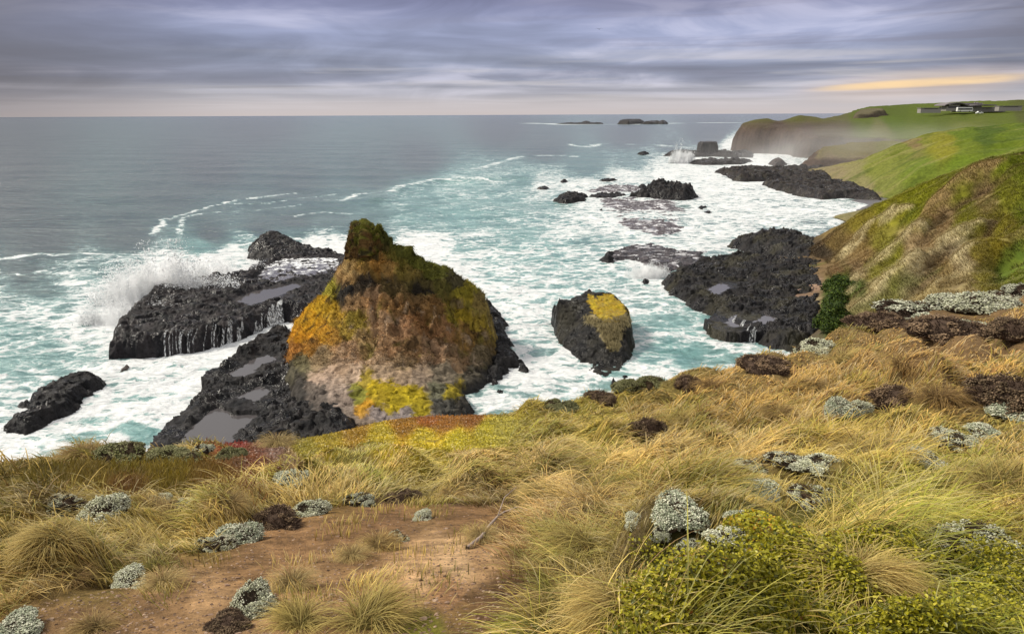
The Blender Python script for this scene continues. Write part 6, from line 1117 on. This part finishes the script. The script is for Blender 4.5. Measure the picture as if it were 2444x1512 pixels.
# ------------------------------------------------------------------ spray and drifting mist
def mat_vol(name, build):
    m, t, out = new_mat(name); v = t.n('ShaderNodeVolumePrincipled', {'Color': (1, 1, 1, 1), 'Anisotropy': 0.0}); t.set(v.inputs['Density'], build(t)); t.L.new(v.outputs[0], out.inputs['Volume']); return m
M_DROP = mat_plain('white_drops', (.9, .92, .93), .6, .2, 0)
def spray(px, py, Y, rx, ry, rz, dens, label, seed, nsc=1.6, lean=0.0):
    c = at_y(px, py, Y); c[2] = 0.2; v, f = ico(3); v = v*np.array([rx, ry, rz])
    v[:, 2] = np.maximum(v[:, 2], -.3); o = obj('wave_splash', new_mesh('wave_splash', v, f), None, None, tuple(c))
    def b(t):
        P = t.n('ShaderNodeTexCoord').outputs['Object']; q = t.mapv(P, (1/rx, 1/ry, 1/rz)); s = t.n('ShaderNodeSeparateXYZ', {0: q})
        L = t.n('ShaderNodeVectorMath', {0: q}, operation='LENGTH').outputs['Value']
        n = t.noise(t.mapv(P, (1, 1, .55), (0, 0, 0), (seed*3, seed, 0)), nsc/rz*1.4, 6, .66); n2 = t.noise(t.mapv(P, (1, 1, .22), (0, 0, 0), (seed, seed*2, 0)), nsc/rz*7, 5, .65)
        r = t.m('ADD', L, t.m('MULTIPLY', t.m('SUBTRACT', n, .5), 1.9)); r = t.m('ADD', r, t.m('MULTIPLY', t.m('SUBTRACT', n2, .5), 1.7))
        k = t.m('MULTIPLY', t.mr(r, .78, .22), t.mr(L, 1.0, .86)); return t.m('MULTIPLY', k, dens)
    m = mat_vol('sea_spray', b); o.data.materials.append(m); tag(o, label, 'wave splash'); m.volume_intersection_method = 'ACCURATE' if hasattr(m, 'volume_intersection_method') else None
    r = np.random.default_rng(seed); n = int(1400*rx); a = r.uniform(-.6, .6, n); u = np.abs(r.normal(0, .42, n)); jets = r.uniform(-.9, .9, 14)
    x = np.where(r.uniform(size=n) < .6, jets[r.integers(0, 14, n)]+r.normal(0, .05, n), r.uniform(-.95, .95, n)); top = np.sqrt(np.clip(1-x*x, 0.03, 1))*(.55+.55*np.abs(pn(x*3.1+seed, x*0+seed))*2)
    z = top*np.minimum(u*1.25, 1.25); x = x+lean*z+(r.normal(0, .06, n))*z; P = np.stack([x*rx, r.normal(0, .3, n)*ry*.7, z*rz], 1); q = r.uniform(.022, .10, n)*(rz/8)**.5*np.where(r.uniform(size=n) < .08, 1.9, 1); tv = np.array([(1, 1, 1), (1, -1, -1), (-1, 1, -1), (-1, -1, 1)], float)*.8
    V = (P[:, None]+tv[None]*q[:, None, None]*r.uniform(.6, 1.4, (n, 4, 1))).reshape(-1, 3); F = (np.arange(n)[:, None, None]*4+np.array([(0, 1, 2), (0, 3, 1), (0, 2, 3), (1, 3, 2)])[None]).reshape(-1, 3)
    d = obj('spray_drops', new_mesh('spray_drops', V, F, smooth=True), M_DROP, o); d['kind'] = 'stuff'
    return o
def spray_safe(*a, **k):
    try: return spray(*a, **k)
    except AttributeError as ex: print('spray', ex)
spray(395, 690, 118, 13.5, 5.0, 8.6, 1.15, 'tall burst of white spray from a wave breaking on the long shelf', 1)
spray(310, 735, 106, 8, 4.5, 3.6, 0.8, 'lower veil of spray trailing left of the tall burst', 2)
spray(540, 640, 136, 11, 4.0, 3.8, 1.1, 'white crest of spray running right from the tall burst towards the domed rock', 3)
spray(1545, 655, 137, 4.5, 3.5, 2.6, 1.6, 'small white splash against the corner of the broad shelf', 4)
spray(1628, 388, 470, 9, 6, 10, 1.2, 'far pointed burst of spray in front of the square topped pillar', 5)
def mist():
    c = at_y(2080, 372, 450); rx, ry, rz = 130, 170, 29; c[2] = 0.0; v, f = ico(3); v = v*np.array([rx, ry, rz]); v[:, 2] = np.maximum(v[:, 2], -.5); o = obj('mist', new_mesh('mist', v, f), None, None, tuple(c))
    def b(t):
        P = t.n('ShaderNodeTexCoord').outputs['Object']; q = t.mapv(P, (1/rx, 1/ry, 1/rz)); L = t.n('ShaderNodeVectorMath', {0: q}, operation='LENGTH').outputs['Value']
        n = t.noise(t.mapv(P, (1, 1, 1.6)), .018, 3, .55); k = t.m('MULTIPLY', t.mr(L, 1.0, .25), t.mr(n, .34, .68)); return t.m('MULTIPLY', k, .0078)
    m = mat_vol('sea_mist', b); o.data.materials.append(m); tag(o, 'pale salt mist drifting off the surf in front of the far headland', 'mist', kind='stuff')
mist()
SC.cycles.volume_step_rate = 1.0; SC.cycles.volume_max_steps = 128
